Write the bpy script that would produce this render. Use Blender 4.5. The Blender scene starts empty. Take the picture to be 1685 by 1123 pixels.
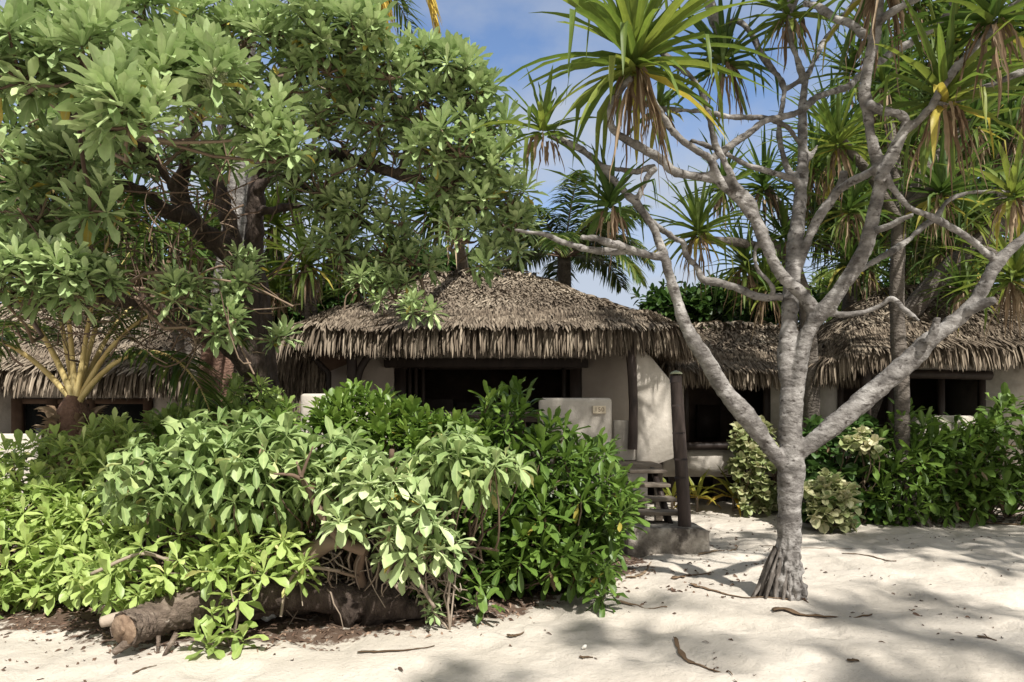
import bpy, math, random
import numpy as np
from mathutils import Vector

C = bpy.context.scene
R = math.radians
# ------------------------------------------------------------------ camera
F, CX, HY, CZ = 1123.0, 842.5, 690.0, 1.6          # focal length (px), optical centre, horizon row, eye height
cam = bpy.data.objects.new('camera', bpy.data.cameras.new('camera'))
C.collection.objects.link(cam)
cam.location = (0, 0, CZ)
cam.rotation_euler = (R(90), 0, 0)
cam.data.sensor_width = 36.0
cam.data.lens = 36.0 * F / 1685.0
cam.data.shift_y = (HY - 561.5) / 1685.0
cam.data.clip_start = 0.05
cam.data.clip_end = 3000
C.camera = cam
C.render.resolution_x, C.render.resolution_y = 1024, 682
# ------------------------------------------------------------------ light
SUN_AZ, SUN_EL = R(153), R(50)                      # azimuth from +Y towards +X
w = bpy.data.worlds.new('World'); C.world = w; w.use_nodes = True
nt = w.node_tree; nt.nodes.clear()
def wn(t, **k):
    n = nt.nodes.new(t)
    for a, b in k.items(): setattr(n, a, b)
    return n
sky = wn('ShaderNodeTexSky', sky_type='NISHITA', sun_disc=False, sun_elevation=SUN_EL, sun_rotation=SUN_AZ,
         air_density=0.85, dust_density=0.4, ozone_density=3.0)
tc = wn('ShaderNodeTexCoord')
mp = wn('ShaderNodeMapping'); mp.inputs['Scale'].default_value = (1.0, 1.0, 1.7); mp.inputs['Location'].default_value = (0.35, 0.1, 0.0)
nz = wn('ShaderNodeTexNoise'); nz.inputs['Scale'].default_value = 3.4; nz.inputs['Detail'].default_value = 7; nz.inputs['Roughness'].default_value = 0.52
rp = wn('ShaderNodeValToRGB'); rp.color_ramp.elements[0].position = 0.36; rp.color_ramp.elements[1].position = 0.60
rp.color_ramp.elements[0].color = (0.02, 0.02, 0.02, 1); rp.color_ramp.elements[1].color = (0.85, 0.85, 0.85, 1)
mx = wn('ShaderNodeMix', data_type='RGBA'); mx.inputs[7].default_value = (2.75, 2.92, 3.2, 1)
bg = wn('ShaderNodeBackground'); bg.inputs['Strength'].default_value = 0.12
out = wn('ShaderNodeOutputWorld')
L = nt.links.new
L(tc.outputs['Generated'], mp.inputs['Vector']); L(mp.outputs['Vector'], nz.inputs['Vector'])
L(nz.outputs['Fac'], rp.inputs['Fac']); L(rp.outputs['Color'], mx.inputs[0]); L(sky.outputs['Color'], mx.inputs[6])
sx = wn('ShaderNodeSeparateXYZ'); L(tc.outputs['Generated'], sx.inputs[0])   # pale fill light added to the unseen sky behind the viewer
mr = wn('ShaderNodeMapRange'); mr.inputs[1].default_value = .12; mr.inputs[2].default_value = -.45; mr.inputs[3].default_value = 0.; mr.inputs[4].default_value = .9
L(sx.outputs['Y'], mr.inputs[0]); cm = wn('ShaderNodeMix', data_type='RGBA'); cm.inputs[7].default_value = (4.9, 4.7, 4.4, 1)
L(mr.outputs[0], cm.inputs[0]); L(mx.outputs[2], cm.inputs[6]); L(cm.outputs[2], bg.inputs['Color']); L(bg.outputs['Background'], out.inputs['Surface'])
sun = bpy.data.objects.new('sun', bpy.data.lights.new('sun', 'SUN'))
C.collection.objects.link(sun)
sun.data.energy = 4.6; sun.data.angle = R(1.1); sun.data.color = (1.0, 0.955, 0.88)
sd = Vector((math.sin(SUN_AZ) * math.cos(SUN_EL), math.cos(SUN_AZ) * math.cos(SUN_EL), math.sin(SUN_EL)))
sun.rotation_euler = (-sd).to_track_quat('-Z', 'Y').to_euler()
sun.location = sd * 30
C.view_settings.view_transform = 'Standard'; C.view_settings.look = 'None'
C.view_settings.exposure = 0.80; C.view_settings.gamma = 1.0
C.cycles.max_bounces = 6; C.cycles.diffuse_bounces = 4; C.cycles.glossy_bounces = 2
C.cycles.transmission_bounces = 4; C.cycles.caustics_reflective = False; C.cycles.caustics_refractive = False

# ------------------------------------------------------------------ helpers
rng = np.random.default_rng(11)
UP = np.array((0., 0., 1.))
SUNV = np.array(sd)
def P(px, py, D):                                   # point seen at pixel (px,py) at depth D
    return np.array(((px - CX) * D / F, D, CZ - (py - HY) * D / F))
def gD(py): return CZ * F / (py - HY)               # depth of flat ground at row py
def norm(a): return a / np.maximum(np.linalg.norm(a, axis=-1, keepdims=True), 1e-9)

_tab = np.random.default_rng(5).random((256, 256))
def vnoise(x, y):
    x = np.asarray(x, float); y = np.asarray(y, float)
    xi = np.floor(x).astype(int); yi = np.floor(y).astype(int); fx = x - xi; fy = y - yi
    fx = fx * fx * (3 - 2 * fx); fy = fy * fy * (3 - 2 * fy)
    g = lambda a, b: _tab[a % 256, b % 256]
    return (g(xi, yi) * (1 - fx) + g(xi + 1, yi) * fx) * (1 - fy) + (g(xi, yi + 1) * (1 - fx) + g(xi + 1, yi + 1) * fx) * fy
def ground_z(x, y):
    x = np.asarray(x, float); y = np.asarray(y, float)
    near = np.clip((40 - np.hypot(x, y)) / 25, 0, 1)
    z = 0.07 * (vnoise(x * .55 + 3, y * .55) - .5) + 0.05 * (vnoise(x * 1.9, y * 1.9 + 7) - .5) + 0.034 * (vnoise(x * 4.5, y * 4.5) - .5) + .014 * (vnoise(x * 14, y * 14) - .5)
    z = z - 0.03 * np.clip((vnoise(x * 3.4 + 40, y * 3.4) - .62) / .12, 0, 1)
    b = np.clip((6.9 - y) / 1.6, 0, 1) * np.clip((-x + 1.2) / 1.5, 0, 1)
    return z * near - .05 * b * np.clip((5.2 - y), 0, 1)

class MB:
    """collects vertices, quads/tris and two per-vertex attributes; builds one mesh object"""
    def __init__(s): s.V = []; s.Q = []; s.T = []; s.r = []; s.m = []; s.n = 0
    def add(s, V, Q=None, T=None, rnd=None, mid=None):
        V = np.asarray(V, float).reshape(-1, 3); k = len(V)
        s.V.append(V)
        if Q is not None and len(Q): s.Q.append(np.asarray(Q, int).reshape(-1, 4) + s.n)
        if T is not None and len(T): s.T.append(np.asarray(T, int).reshape(-1, 3) + s.n)
        s.r.append(np.full(k, rng.random()) if rnd is None else np.broadcast_to(np.asarray(rnd, float), (k,)))
        s.m.append(np.zeros(k) if mid is None else np.broadcast_to(np.asarray(mid, float), (k,)))
        s.n += k
        return s
    def build(s, name, mat, parent=None, smooth=True):
        V = np.concatenate(s.V)
        Q = np.concatenate(s.Q) if s.Q else np.zeros((0, 4), int)
        T = np.concatenate(s.T) if s.T else np.zeros((0, 3), int)
        me = bpy.data.meshes.new(name)
        me.vertices.add(len(V)); me.vertices.foreach_set('co', V.astype(np.float32).ravel())
        li = np.concatenate([Q.ravel(), T.ravel()]).astype(np.int32)
        me.loops.add(len(li)); me.loops.foreach_set('vertex_index', li)
        st = np.concatenate([np.arange(len(Q)) * 4, len(Q) * 4 + np.arange(len(T)) * 3]).astype(np.int32)
        me.polygons.add(len(st)); me.polygons.foreach_set('loop_start', st)
        me.update(calc_edges=True); me.validate()
        for an, av in (('rnd', s.r), ('mid', s.m)):
            a = me.attributes.new(an, 'FLOAT', 'POINT'); a.data.foreach_set('value', np.concatenate(av).astype(np.float32))
        if smooth: me.polygons.foreach_set('use_smooth', np.ones(len(me.polygons), bool))
        me.materials.append(mat)
        o = bpy.data.objects.new(name, me); C.collection.objects.link(o)
        if parent is not None: o.parent = parent
        return o

def tag(o, label=None, cat=None, group=None, kind=None):
    if label: o['label'] = label
    if cat: o['category'] = cat
    if group: o['group'] = group
    if kind: o['kind'] = kind
    return o
def thing(name, loc, label, cat, group=None):
    """an Empty at the thing's base; parts are modelled in world coordinates and re-based in settle()"""
    o = bpy.data.objects.new(name, None); C.collection.objects.link(o)
    o.empty_display_size = .1
    o['_loc'] = [float(v) for v in loc]
    return tag(o, label, cat, group)
def settle():
    bpy.context.view_layer.update()
    for o in list(C.objects):
        if '_loc' in o:
            l = Vector(o['_loc']); del o['_loc']
            o.location = l
            for ch in o.children:
                ch.location = Vector(ch.location) - l

def catmull(pts, n=6):
    p = np.asarray(pts, float)
    if len(p) < 3: 
        t = np.linspace(0, 1, n + 1)[:, None]; return p[0] * (1 - t) + p[-1] * t
    q = np.vstack([2 * p[0] - p[1], p, 2 * p[-1] - p[-2]]); out = []
    for i in range(1, len(q) - 2):
        t = np.linspace(0, 1, n, endpoint=False)[:, None]
        a, b, c, d = q[i - 1], q[i], q[i + 1], q[i + 2]
        out.append(.5 * ((2 * b) + (c - a) * t + (2 * a - 5 * b + 4 * c - d) * t ** 2 + (3 * b - a - 3 * c + d) * t ** 3))
    out.append(p[-1:]); return np.vstack(out)
def tube(mb, pts, rad, sides=8, n=6, lump=0.0, rnd=None, cap=True, squash=1.0, smoothpath=True):
    """a tapered tube along a smoothed path"""
    pts = np.asarray(pts, float); rad = np.broadcast_to(np.asarray(rad, float), (len(pts),)) if np.ndim(rad) == 0 or len(np.atleast_1d(rad)) == len(pts) else np.interp(np.linspace(0, 1, len(pts)), np.linspace(0, 1, len(rad)), rad)
    if smoothpath:
        both = catmull(np.hstack([pts, rad[:, None]]), n)
        p, r = both[:, :3], np.maximum(both[:, 3], 1e-4)
    else: p, r = pts, rad
    k = len(p); tg = norm(np.gradient(p, axis=0))
    ref = np.array((1., 0, 0)) if abs(tg[0][0]) < .8 else np.array((0, 1., 0))
    u = norm(ref - tg[0] * ref.dot(tg[0])); U = []
    for i in range(k):
        u = norm(u - tg[i] * u.dot(tg[i])); U.append(u)
    U = np.array(U); W = np.cross(tg, U)
    a = np.linspace(0, 2 * math.pi, sides, endpoint=False)
    rr = r[:, None] * (1 + lump * (rng.random((k, sides)) - .5) * 2) if lump else np.repeat(r[:, None], sides, 1)
    V = p[:, None, :] + rr[:, :, None] * (np.cos(a)[None, :, None] * U[:, None, :] + squash * np.sin(a)[None, :, None] * W[:, None, :])
    i = np.arange(k - 1)[:, None]; j = np.arange(sides)[None, :]; j2 = (j + 1) % sides
    Q = np.stack([i * sides + j, i * sides + j2, (i + 1) * sides + j2, (i + 1) * sides + j], -1).reshape(-1, 4)
    V = V.reshape(-1, 3); T = []
    if cap:
        V = np.vstack([V, p[0], p[-1]]); b = k * sides
        for jj in range(sides):
            T.append((jj, b, (jj + 1) % sides)[::-1]); T.append(((k - 1) * sides + jj, (k - 1) * sides + (jj + 1) % sides, b + 1))
    mb.add(V, Q, T, rnd)
    return p

def twigs(mb, A, B, ra, rb, sag=0.0, bow=.12):
    """many thin curved 4-sided twigs from points A to points B at once"""
    A = np.asarray(A); B = np.asarray(B); N = len(A)
    if N == 0: return
    t = np.linspace(0, 1, 6)[None, :, None]
    d = B - A; ln = np.linalg.norm(d, axis=1)[:, None]
    off = rng.normal(size=(N, 3)) * ln * bow; off[:, 2] -= sag * ln[:, 0]
    p = A[:, None] * (1 - t) + B[:, None] * t + off[:, None] * (4 * t * (1 - t)) * .7
    p = p + rng.normal(size=p.shape) * ln[:, None] * .018 * (t > 0) * (t < 1)
    tg = norm(np.gradient(p, axis=1)); ref = np.where(np.abs(tg[:, :, :1]) < .8, np.array((1., 0, 0)), np.array((0, 1., 0)))
    u = norm(ref - tg * (ref * tg).sum(-1, keepdims=True)); v = np.cross(tg, u)
    r = np.asarray(ra)[..., None] * (1 - t[:, :, 0]) + np.asarray(rb)[..., None] * t[:, :, 0]
    r = np.broadcast_to(r, (N, 6))[..., None]
    ring = np.stack([u, v, -u, -v], 2) * r[:, :, None] + p[:, :, None]
    base = (np.arange(N) * 24)[:, None, None]; i = np.arange(5)[None, :, None]; j = np.arange(4)[None, None, :]; j2 = (j + 1) % 4
    Q = np.stack(np.broadcast_arrays(base + i * 4 + j, base + i * 4 + j2, base + (i + 1) * 4 + j2, base + (i + 1) * 4 + j), -1).reshape(-1, 4)
    mb.add(ring.reshape(-1, 3), Q, None, np.repeat(rng.random(N), 24))

PROF = {
    'obovate': (np.array((0, .2, .45, .68, .86, 1.)), np.array((.10, .34, .72, 1., .78, .06))),
    'spoon':   (np.array((0, .25, .5, .72, .9, 1.)), np.array((.12, .42, .82, 1., .72, .12))),
    'ovate':   (np.array((0, .15, .38, .62, .84, 1.)), np.array((.08, .62, 1., .86, .45, .02))),
    'strap':   (np.array((0, .12, .25, .38, .5, .62, .75, .88, 1.)), np.array((1., 1., .98, .92, .84, .72, .56, .34, .03))),
    'elliptic': (np.array((0, .15, .35, .55, .75, .9, 1.)), np.array((.07, .30, .72, 1., .84, .40, .02))),
    'needle':  (np.array((0, .3, .65, 1.)), np.array((.55, 1., .7, .05))),
    'strip':   (np.array((0, .3, .62, .86, 1.)), np.array((.8, 1., .95, .7, .12))),
    'round':   (np.array((0, .2, .5, .8, 1.)), np.array((.25, .85, 1., .75, .05))),
}
def leaves(mb, base, d, Ln, Wd, prof='obovate', droop=.3, power=1.5, kink=None, fold=.25, roll=0.25, rnd=None, wave=0.0, ruffle=.14):
    """N leaves at once: three verts across (V-folded along the midrib), bent by gravity along their length"""
    base = np.asarray(base, float); d = norm(np.asarray(d, float)); N = len(base)
    if N == 0: return
    Ln = np.broadcast_to(Ln, (N,)); Wd = np.broadcast_to(Wd, (N,)); droop = np.broadcast_to(droop, (N,))
    ts, ws = PROF[prof]; K = len(ts)
    s = np.cross(d, UP); bad = np.linalg.norm(s, axis=1) < .15
    s[bad] = rng.normal(size=(bad.sum(), 3)) * (1, 1, 0); s = norm(s)
    n0 = norm(np.cross(s, d)); ro = rng.normal(size=(N, 1)) * roll
    s = norm(s * np.cos(ro) + n0 * np.sin(ro))
    pos = np.zeros((N, K, 3)); pos[:, 0] = base; dirs = np.zeros((N, K, 3)); dirs[:, 0] = d
    kk = None if kink is None else np.broadcast_to(kink, (N,))
    for k in range(1, K):
        tm = .5 * (ts[k] + ts[k - 1])
        g = droop * tm ** power
        if kk is not None: g = g + np.where(tm > kk, 6.0, 0.)
        dk = norm(d + g[:, None] * np.array((0, 0, -1.)))
        if wave: dk = norm(dk + rng.normal(size=dk.shape) * wave)
        dirs[:, k] = dk; pos[:, k] = pos[:, k - 1] + dk * (Ln * (ts[k] - ts[k - 1]))[:, None]
    dirs[:, :-1] = norm(dirs[:, :-1] + dirs[:, 1:])
    nn = np.cross(s[:, None], dirs); wid = .5 * Wd[:, None, None] * ws[None, :, None]
    rf = rng.normal(size=(2, N, K, 1)) * ruffle * 2
    lf = pos - s[:, None] * wid + nn * wid * (fold * 2 + rf[0])
    rt = pos + s[:, None] * wid + nn * wid * (fold * 2 + rf[1])
    V = np.stack([lf, pos, rt], 2)
    b = (np.arange(N) * K * 3)[:, None, None]; i = np.arange(K - 1)[None, :, None]; j = np.arange(2)[None, None, :]
    Q = np.stack(np.broadcast_arrays(b + i * 3 + j, b + i * 3 + j + 1, b + (i + 1) * 3 + j + 1, b + (i + 1) * 3 + j), -1).reshape(-1, 4)
    rr = rng.random(N) if rnd is None else np.broadcast_to(rnd, (N,))
    md = np.zeros((N, K, 3)); md[:, :, 1] = 1
    mb.add(V.reshape(-1, 3), Q, None, np.repeat(rr, K * 3), md.ravel())

def frame(ax):
    ref = np.where(np.abs(ax[:, 2:3]) < .9, UP, np.array((1., 0, 0)))
    e1 = norm(np.cross(ax, ref)); return e1, np.cross(ax, e1)
def rosettes(mb, cen, axis, nl, Ln, ratio=.33, phi=(20, 105), stem=.35, prof='obovate', droop=.35, fold=.2, lenf=(.6, 1.), rshift=0.0, wave=0.0, oldp=.10):
    """whorls of leaves round shoot tips; inner leaves stand up, outer ones spread and hang"""
    cen = np.asarray(cen, float); axis = norm(np.asarray(axis, float)); N = len(cen)
    Ln = np.broadcast_to(Ln, (N,)) * (.72 + .5 * rng.random(N)); nls = np.maximum(5, (nl * (.65 + .6 * rng.random(N))).astype(int))
    idx = np.repeat(np.arange(N), nls); k = np.concatenate([np.arange(m) for m in nls]); t = (k + .5) / nls[idx]
    az = k * 2.39996 + (rng.random(N) * 6.28)[idx] + rng.normal(size=len(k)) * .12
    ph = np.radians(phi[0] + (phi[1] - phi[0]) * t ** .8 + rng.normal(size=len(k)) * 6 + (rng.normal(size=N) * 8)[idx])
    e1, e2 = frame(axis)
    d = axis[idx] * np.cos(ph)[:, None] + (e1[idx] * np.cos(az)[:, None] + e2[idx] * np.sin(az)[:, None]) * np.sin(ph)[:, None]
    l = Ln[idx] * (lenf[0] + (lenf[1] - lenf[0]) * np.sin(np.pi * np.clip(t * .75 + .12, 0, 1))) * (.85 + .3 * rng.random(len(k)))
    b = cen[idx] - axis[idx] * (t * Ln[idx] * stem)[:, None]
    rr = np.clip(.26 * rng.random(len(k)) + .30 * (rng.random(N)[idx]) + .46 * (1 - t) ** 1.4 + rshift, 0, 1)
    old = (t > .80) & (rng.random(len(k)) < oldp); rr = np.where(old, .99, np.minimum(rr, .93))
    leaves(mb, b, d, l, l * ratio * (.85 + .3 * rng.random(len(k))), prof, droop * (.4 + 1.2 * t), fold=fold, roll=.16, rnd=rr, wave=wave)

# boxes / prisms -----------------------------------------------------
def box(mb, x0, x1, y0, y1, z0, z1, rnd=None):
    V = [(x, y, z) for z in (z0, z1) for y in (y0, y1) for x in (x0, x1)]
    Q = [(0, 2, 3, 1), (4, 5, 7, 6), (0, 1, 5, 4), (2, 6, 7, 3), (0, 4, 6, 2), (1, 3, 7, 5)]
    return mb.add(V, Q, None, rnd)
def bevel(o, wd=.02, seg=2):
    m = o.modifiers.new('bevel', 'BEVEL'); m.width = wd; m.segments = seg; m.limit_method = 'ANGLE'; m.angle_limit = R(40); return o
def apply_mods(o):
    dg = bpy.context.evaluated_depsgraph_get(); dg.update()
    me = bpy.data.meshes.new_from_object(o.evaluated_get(dg))
    o.modifiers.clear(); old = o.data; o.data = me; me.name = old.name; bpy.data.meshes.remove(old)
    me.polygons.foreach_set('use_smooth', np.ones(len(me.polygons), bool)); return o
def fuse(o, voxel=.014, sm=2):
    """melts overlapping tubes into one continuous skin"""
    r = o.modifiers.new('r', 'REMESH'); r.mode = 'VOXEL'; r.voxel_size = voxel
    if sm: s = o.modifiers.new('s', 'SMOOTH'); s.iterations = sm; s.factor = .5
    return apply_mods(o)
# ------------------------------------------------------------------ materials
def newmat(name):
    m = bpy.data.materials.new(name); m.use_nodes = True; m.node_tree.nodes.clear()
    t = m.node_tree
    def N(ty, ins=None, **k):
        n = t.nodes.new(ty)
        for a, b in k.items(): setattr(n, a, b)
        for a, b in (ins or {}).items(): n.inputs[a].default_value = b
        return n
    return m, t, N, t.links.new
def ramp(N, stops, mode='LINEAR'):
    r = N('ShaderNodeValToRGB'); cr = r.color_ramp; cr.interpolation = mode
    while len(cr.elements) < len(stops): cr.elements.new(.5)
    for e, (p, c) in zip(cr.elements, stops):
        e.position = p; e.color = (*c, 1) if len(c) == 3 else c
    return r
def leaf_mat(name, stops, rib=(.3, .36, .14), ribamt=.5, rough=.42, trans=.3, tcol=1.5, spec=.4):
    m, t, N, L = newmat(name)
    a = N('ShaderNodeAttribute', attribute_name='rnd'); r = ramp(N, stops); L(a.outputs['Fac'], r.inputs['Fac'])
    md = N('ShaderNodeAttribute', attribute_name='mid')
    pw = N('ShaderNodeMath', {1: 9.0}, operation='POWER'); L(md.outputs['Fac'], pw.inputs[0])
    ml = N('ShaderNodeMath', {1: ribamt}, operation='MULTIPLY'); L(pw.outputs[0], ml.inputs[0])
    mxr = N('ShaderNodeMix', data_type='RGBA'); mxr.inputs[7].default_value = (*rib, 1)
    L(ml.outputs[0], mxr.inputs[0])
    no = N('ShaderNodeTexNoise', {'Scale': 22.0, 'Detail': 3.0}); tcn = N('ShaderNodeTexCoord'); L(tcn.outputs['Object'], no.inputs['Vector'])
    hs = N('ShaderNodeHueSaturation'); mr = N('ShaderNodeMapRange', {3: .72, 4: 1.28}); L(no.outputs['Fac'], mr.inputs[0]); L(mr.outputs[0], hs.inputs['Value'])
    L(r.outputs['Color'], hs.inputs['Color']); L(hs.outputs['Color'], mxr.inputs[6])
    b = N('ShaderNodeBsdfPrincipled', {'Roughness': rough, 'Specular IOR Level': spec}); L(mxr.outputs[2], b.inputs['Base Color'])
    tr = N('ShaderNodeBsdfTranslucent'); h2 = N('ShaderNodeHueSaturation', {'Value': tcol, 'Saturation': 1.05, 'Hue': .497}); L(mxr.outputs[2], h2.inputs['Color']); L(h2.outputs['Color'], tr.inputs['Color'])
    sh = N('ShaderNodeMixShader', {0: trans}); L(b.outputs[0], sh.inputs[1]); L(tr.outputs[0], sh.inputs[2])
    o = N('ShaderNodeOutputMaterial'); L(sh.outputs[0], o.inputs['Surface']); return m
def rough_mat(name, stops, scale=6., detail=6., rough=.85, bump=.4, bscale=30., stretch=(1, 1, 1), spec=.25, attr=0.0, dist=.02, spots=None, rings=None):
    m, t, N, L = newmat(name)
    tcn = N('ShaderNodeTexCoord'); mp = N('ShaderNodeMapping', {'Scale': stretch}); L(tcn.outputs['Object'], mp.inputs['Vector'])
    no = N('ShaderNodeTexNoise', {'Scale': scale, 'Detail': detail, 'Roughness': .62}); L(mp.outputs[0], no.inputs['Vector'])
    fac = no.outputs['Fac']
    if attr:
        at = N('ShaderNodeAttribute', attribute_name='rnd')
        mm = N('ShaderNodeMix', data_type='FLOAT', ); mm.inputs[0].default_value = attr; L(fac, mm.inputs[2]); L(at.outputs['Fac'], mm.inputs[3]); fac = mm.outputs[0]
    r = ramp(N, stops); L(fac, r.inputs['Fac']); col = r.outputs['Color']
    if spots:
        sc, lo, hi, c = spots
        n2 = N('ShaderNodeTexNoise', {'Scale': sc, 'Detail': 4.0, 'Roughness': .6}); L(mp.outputs[0], n2.inputs['Vector'])
        r2 = ramp(N, [(lo, (0, 0, 0)), (hi, (1, 1, 1))]); L(n2.outputs['Fac'], r2.inputs['Fac'])
        m2 = N('ShaderNodeMix', data_type='RGBA'); m2.inputs[7].default_value = (*c, 1); L(r2.outputs['Color'], m2.inputs[0]); L(col, m2.inputs[6]); col = m2.outputs[2]
    b = N('ShaderNodeBsdfPrincipled', {'Roughness': rough, 'Specular IOR Level': spec}); L(col, b.inputs['Base Color'])
    nb = N('ShaderNodeTexNoise', {'Scale': bscale, 'Detail': 5.0, 'Roughness': .65}); L(mp.outputs[0], nb.inputs['Vector'])
    h = nb.outputs['Fac']
    if rings:
        wv = N('ShaderNodeTexWave', {'Scale': 5.0, 'Distortion': 9.0, 'Detail': 4.0, 'Detail Scale': 2.5}, wave_type='BANDS', bands_direction='Z'); L(tcn.outputs['Object'], wv.inputs['Vector'])
        ad = N('ShaderNodeMath', {1: rings}, operation='MULTIPLY_ADD'); L(wv.outputs['Fac'], ad.inputs[0]); L(h, ad.inputs[2]); h = ad.outputs[0]
    bp = N('ShaderNodeBump', {'Strength': bump, 'Distance': dist}); L(h, bp.inputs['Height']); L(bp.outputs[0], b.inputs['Normal'])
    o = N('ShaderNodeOutputMaterial'); L(b.outputs[0], o.inputs['Surface']); return m

M = {}
# foliage (rnd drives leaf-to-leaf colour; the last stop is an old yellow leaf)
YEL = (.42, .33, .07)
M['helio'] = leaf_mat('heliotrope_leaf', [(0, (.095, .145, .05)), (.35, (.215, .30, .12)), (.75, (.39, .48, .23)), (.955, (.51, .58, .32)), (.985, YEL)], rib=(.36, .42, .22), ribamt=.6, rough=.45, trans=.15)
M['helio_pale'] = leaf_mat('pale_heliotrope_leaf', [(0, (.10, .165, .05)), (.5, (.205, .29, .105)), (.9, (.34, .42, .18)), (.985, (.56, .51, .21))], rib=(.44, .50, .22), ribamt=.6, rough=.5, trans=.25)
M['bush_lime'] = leaf_mat('lime_leaf', [(0, (.13, .20, .05)), (.5, (.30, .40, .115)), (.93, (.46, .53, .20)), (.985, (.64, .62, .26))], rib=(.4, .46, .2), ribamt=.5, trans=.33)
M['naupaka'] = leaf_mat('naupaka_leaf', [(0, (.04, .08, .015)), (.5, (.088, .155, .028)), (.88, (.155, .24, .046)), (.95, (.22, .30, .065)), (.99, (.34, .28, .06))], rib=(.17, .25, .06), ribamt=.6, rough=.42, trans=.22, spec=.35)
M['pandan'] = leaf_mat('pandanus_leaf', [(0, (.03, .06, .014)), (.5, (.06, .105, .022)), (.85, (.12, .155, .03)), (1, (.27, .24, .05))], rib=(.16, .2, .05), ribamt=.35, rough=.5, trans=.3, spec=.3)
M['pandan_bright'] = leaf_mat('bright_pandanus_leaf', [(0, (.055, .095, .02)), (.5, (.11, .16, .03)), (.85, (.19, .22, .045)), (1, (.36, .3, .06))], rib=(.25, .28, .07), ribamt=.35, rough=.5, trans=.35, spec=.3)
M['dead'] = leaf_mat('dead_leaf', [(0, (.10, .065, .038)), (.5, (.20, .135, .085)), (1, (.36, .28, .19))], rib=(.25, .18, .12), ribamt=.2, rough=.8, trans=.15, tcol=1.0, spec=.15)
M['coco'] = leaf_mat('coconut_leaf', [(0, (.03, .065, .015)), (.6, (.07, .115, .025)), (1, (.17, .19, .05))], rib=(.2, .22, .08), ribamt=.3, trans=.3)
M['coco_yellow'] = leaf_mat('yellow_frond_leaf', [(0, (.30, .23, .04)), (1, (.62, .46, .10))], rib=(.6, .5, .2), ribamt=.3, trans=.4, tcol=1.2)
M['broad'] = leaf_mat('broad_leaf', [(0, (.018, .045, .01)), (.6, (.04, .085, .018)), (1, (.09, .15, .035))], rib=(.12, .18, .05), ribamt=.35, trans=.25)
M['round_green'] = leaf_mat('round_leaf', [(0, (.03, .065, .016)), (.6, (.06, .12, .03)), (1, (.12, .19, .05))], rib=(.13, .2, .07), ribamt=.4, trans=.2)
M['cream_leaf'] = leaf_mat('variegated_leaf', [(0, (.10, .15, .04)), (.4, (.28, .32, .14)), (.75, (.48, .46, .28)), (1, (.62, .57, .38))], rib=(.12, .2, .06), ribamt=.7, trans=.25)
M['ti'] = leaf_mat('strap_leaf', [(0, (.10, .15, .025)), (.6, (.24, .24, .04)), (1, (.42, .26, .04))], rib=(.3, .3, .08), ribamt=.4, trans=.3)
M['flower'] = leaf_mat('flower_cluster', [(0, (.34, .38, .2)), (1, (.62, .62, .44))], ribamt=0.)
# bark and wood
M['pale_bark'] = rough_mat('pale_bark', [(.30, (.05, .045, .042)), (.44, (.125, .115, .107)), (.56, (.215, .202, .19)), (.72, (.37, .355, .34))], scale=6, detail=10, rough=.9, bump=.65, bscale=26, dist=.022, stretch=(1, 1, 1.5), spots=(15.0, .56, .66, (.06, .052, .047)), rings=.22)
M['root_bark'] = rough_mat('root_bark', [(.3, (.035, .03, .026)), (.5, (.12, .105, .093)), (.75, (.27, .245, .225))], scale=16, rough=.95, bump=.8, bscale=40, stretch=(1, 1, .35))
M['dark_bark'] = rough_mat('dark_bark', [(.3, (.026, .019, .015)), (.55, (.07, .052, .042)), (.8, (.15, .12, .10))], scale=14, rough=.95, bump=1.0, bscale=26, stretch=(1, 1, .4), dist=.05)
M['red_bark'] = rough_mat('red_bark', [(.3, (.09, .05, .035)), (.6, (.18, .108, .078)), (.8, (.28, .195, .15))], scale=10, rough=.9, bump=.8, bscale=20, stretch=(1, 1, .5), dist=.03, rings=.25)
M['grey_bark'] = rough_mat('grey_bark', [(.3, (.06, .05, .042)), (.6, (.13, .112, .096)), (.85, (.22, .195, .17))], scale=9, rough=.9, bump=.8, bscale=25, dist=.03, rings=.3)
M['twig'] = rough_mat('twig_bark', [(0, (.06, .038, .026)), (.5, (.14, .095, .068)), (1, (.27, .205, .15))], scale=5, rough=.9, bump=.3, attr=.7)
M['twig_pale'] = rough_mat('pale_twig_bark', [(0, (.16, .12, .09)), (1, (.36, .30, .24))], scale=5, rough=.9, bump=.3, attr=.7)
M['log'] = rough_mat('log_bark', [(.3, (.06, .045, .034)), (.55, (.15, .115, .09)), (.75, (.26, .215, .175))], scale=12, rough=.95, bump=1.0, bscale=22, stretch=(.45, 1, 1), dist=.05, spots=(9., .66, .74, (.42, .38, .33)))
M['cut_wood'] = rough_mat('cut_wood', [(.3, (.07, .045, .03)), (.5, (.19, .13, .088)), (.8, (.36, .27, .19))], scale=11, rough=.9, bump=.6, bscale=40)
M['dark_wood'] = rough_mat('dark_wood', [(.3, (.018, .013, .011)), (.7, (.05, .036, .03))], scale=6, rough=.55, bump=.2, stretch=(1, 1, .25))
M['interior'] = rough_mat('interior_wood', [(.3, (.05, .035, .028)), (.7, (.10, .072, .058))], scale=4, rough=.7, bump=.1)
M['brown_ply'] = rough_mat('brown_soffit', [(.3, (.075, .045, .03)), (.7, (.13, .085, .058))], scale=4, rough=.8, bump=.1)
M['log_post'] = rough_mat('log_post_wood', [(.3, (.022, .016, .014)), (.55, (.06, .044, .038)), (.8, (.16, .125, .11))], scale=5, rough=.6, bump=.4, bscale=18, stretch=(1.6, 1.6, .35), dist=.02, spots=(3.2, .6, .75, (.17, .135, .12)))
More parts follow.
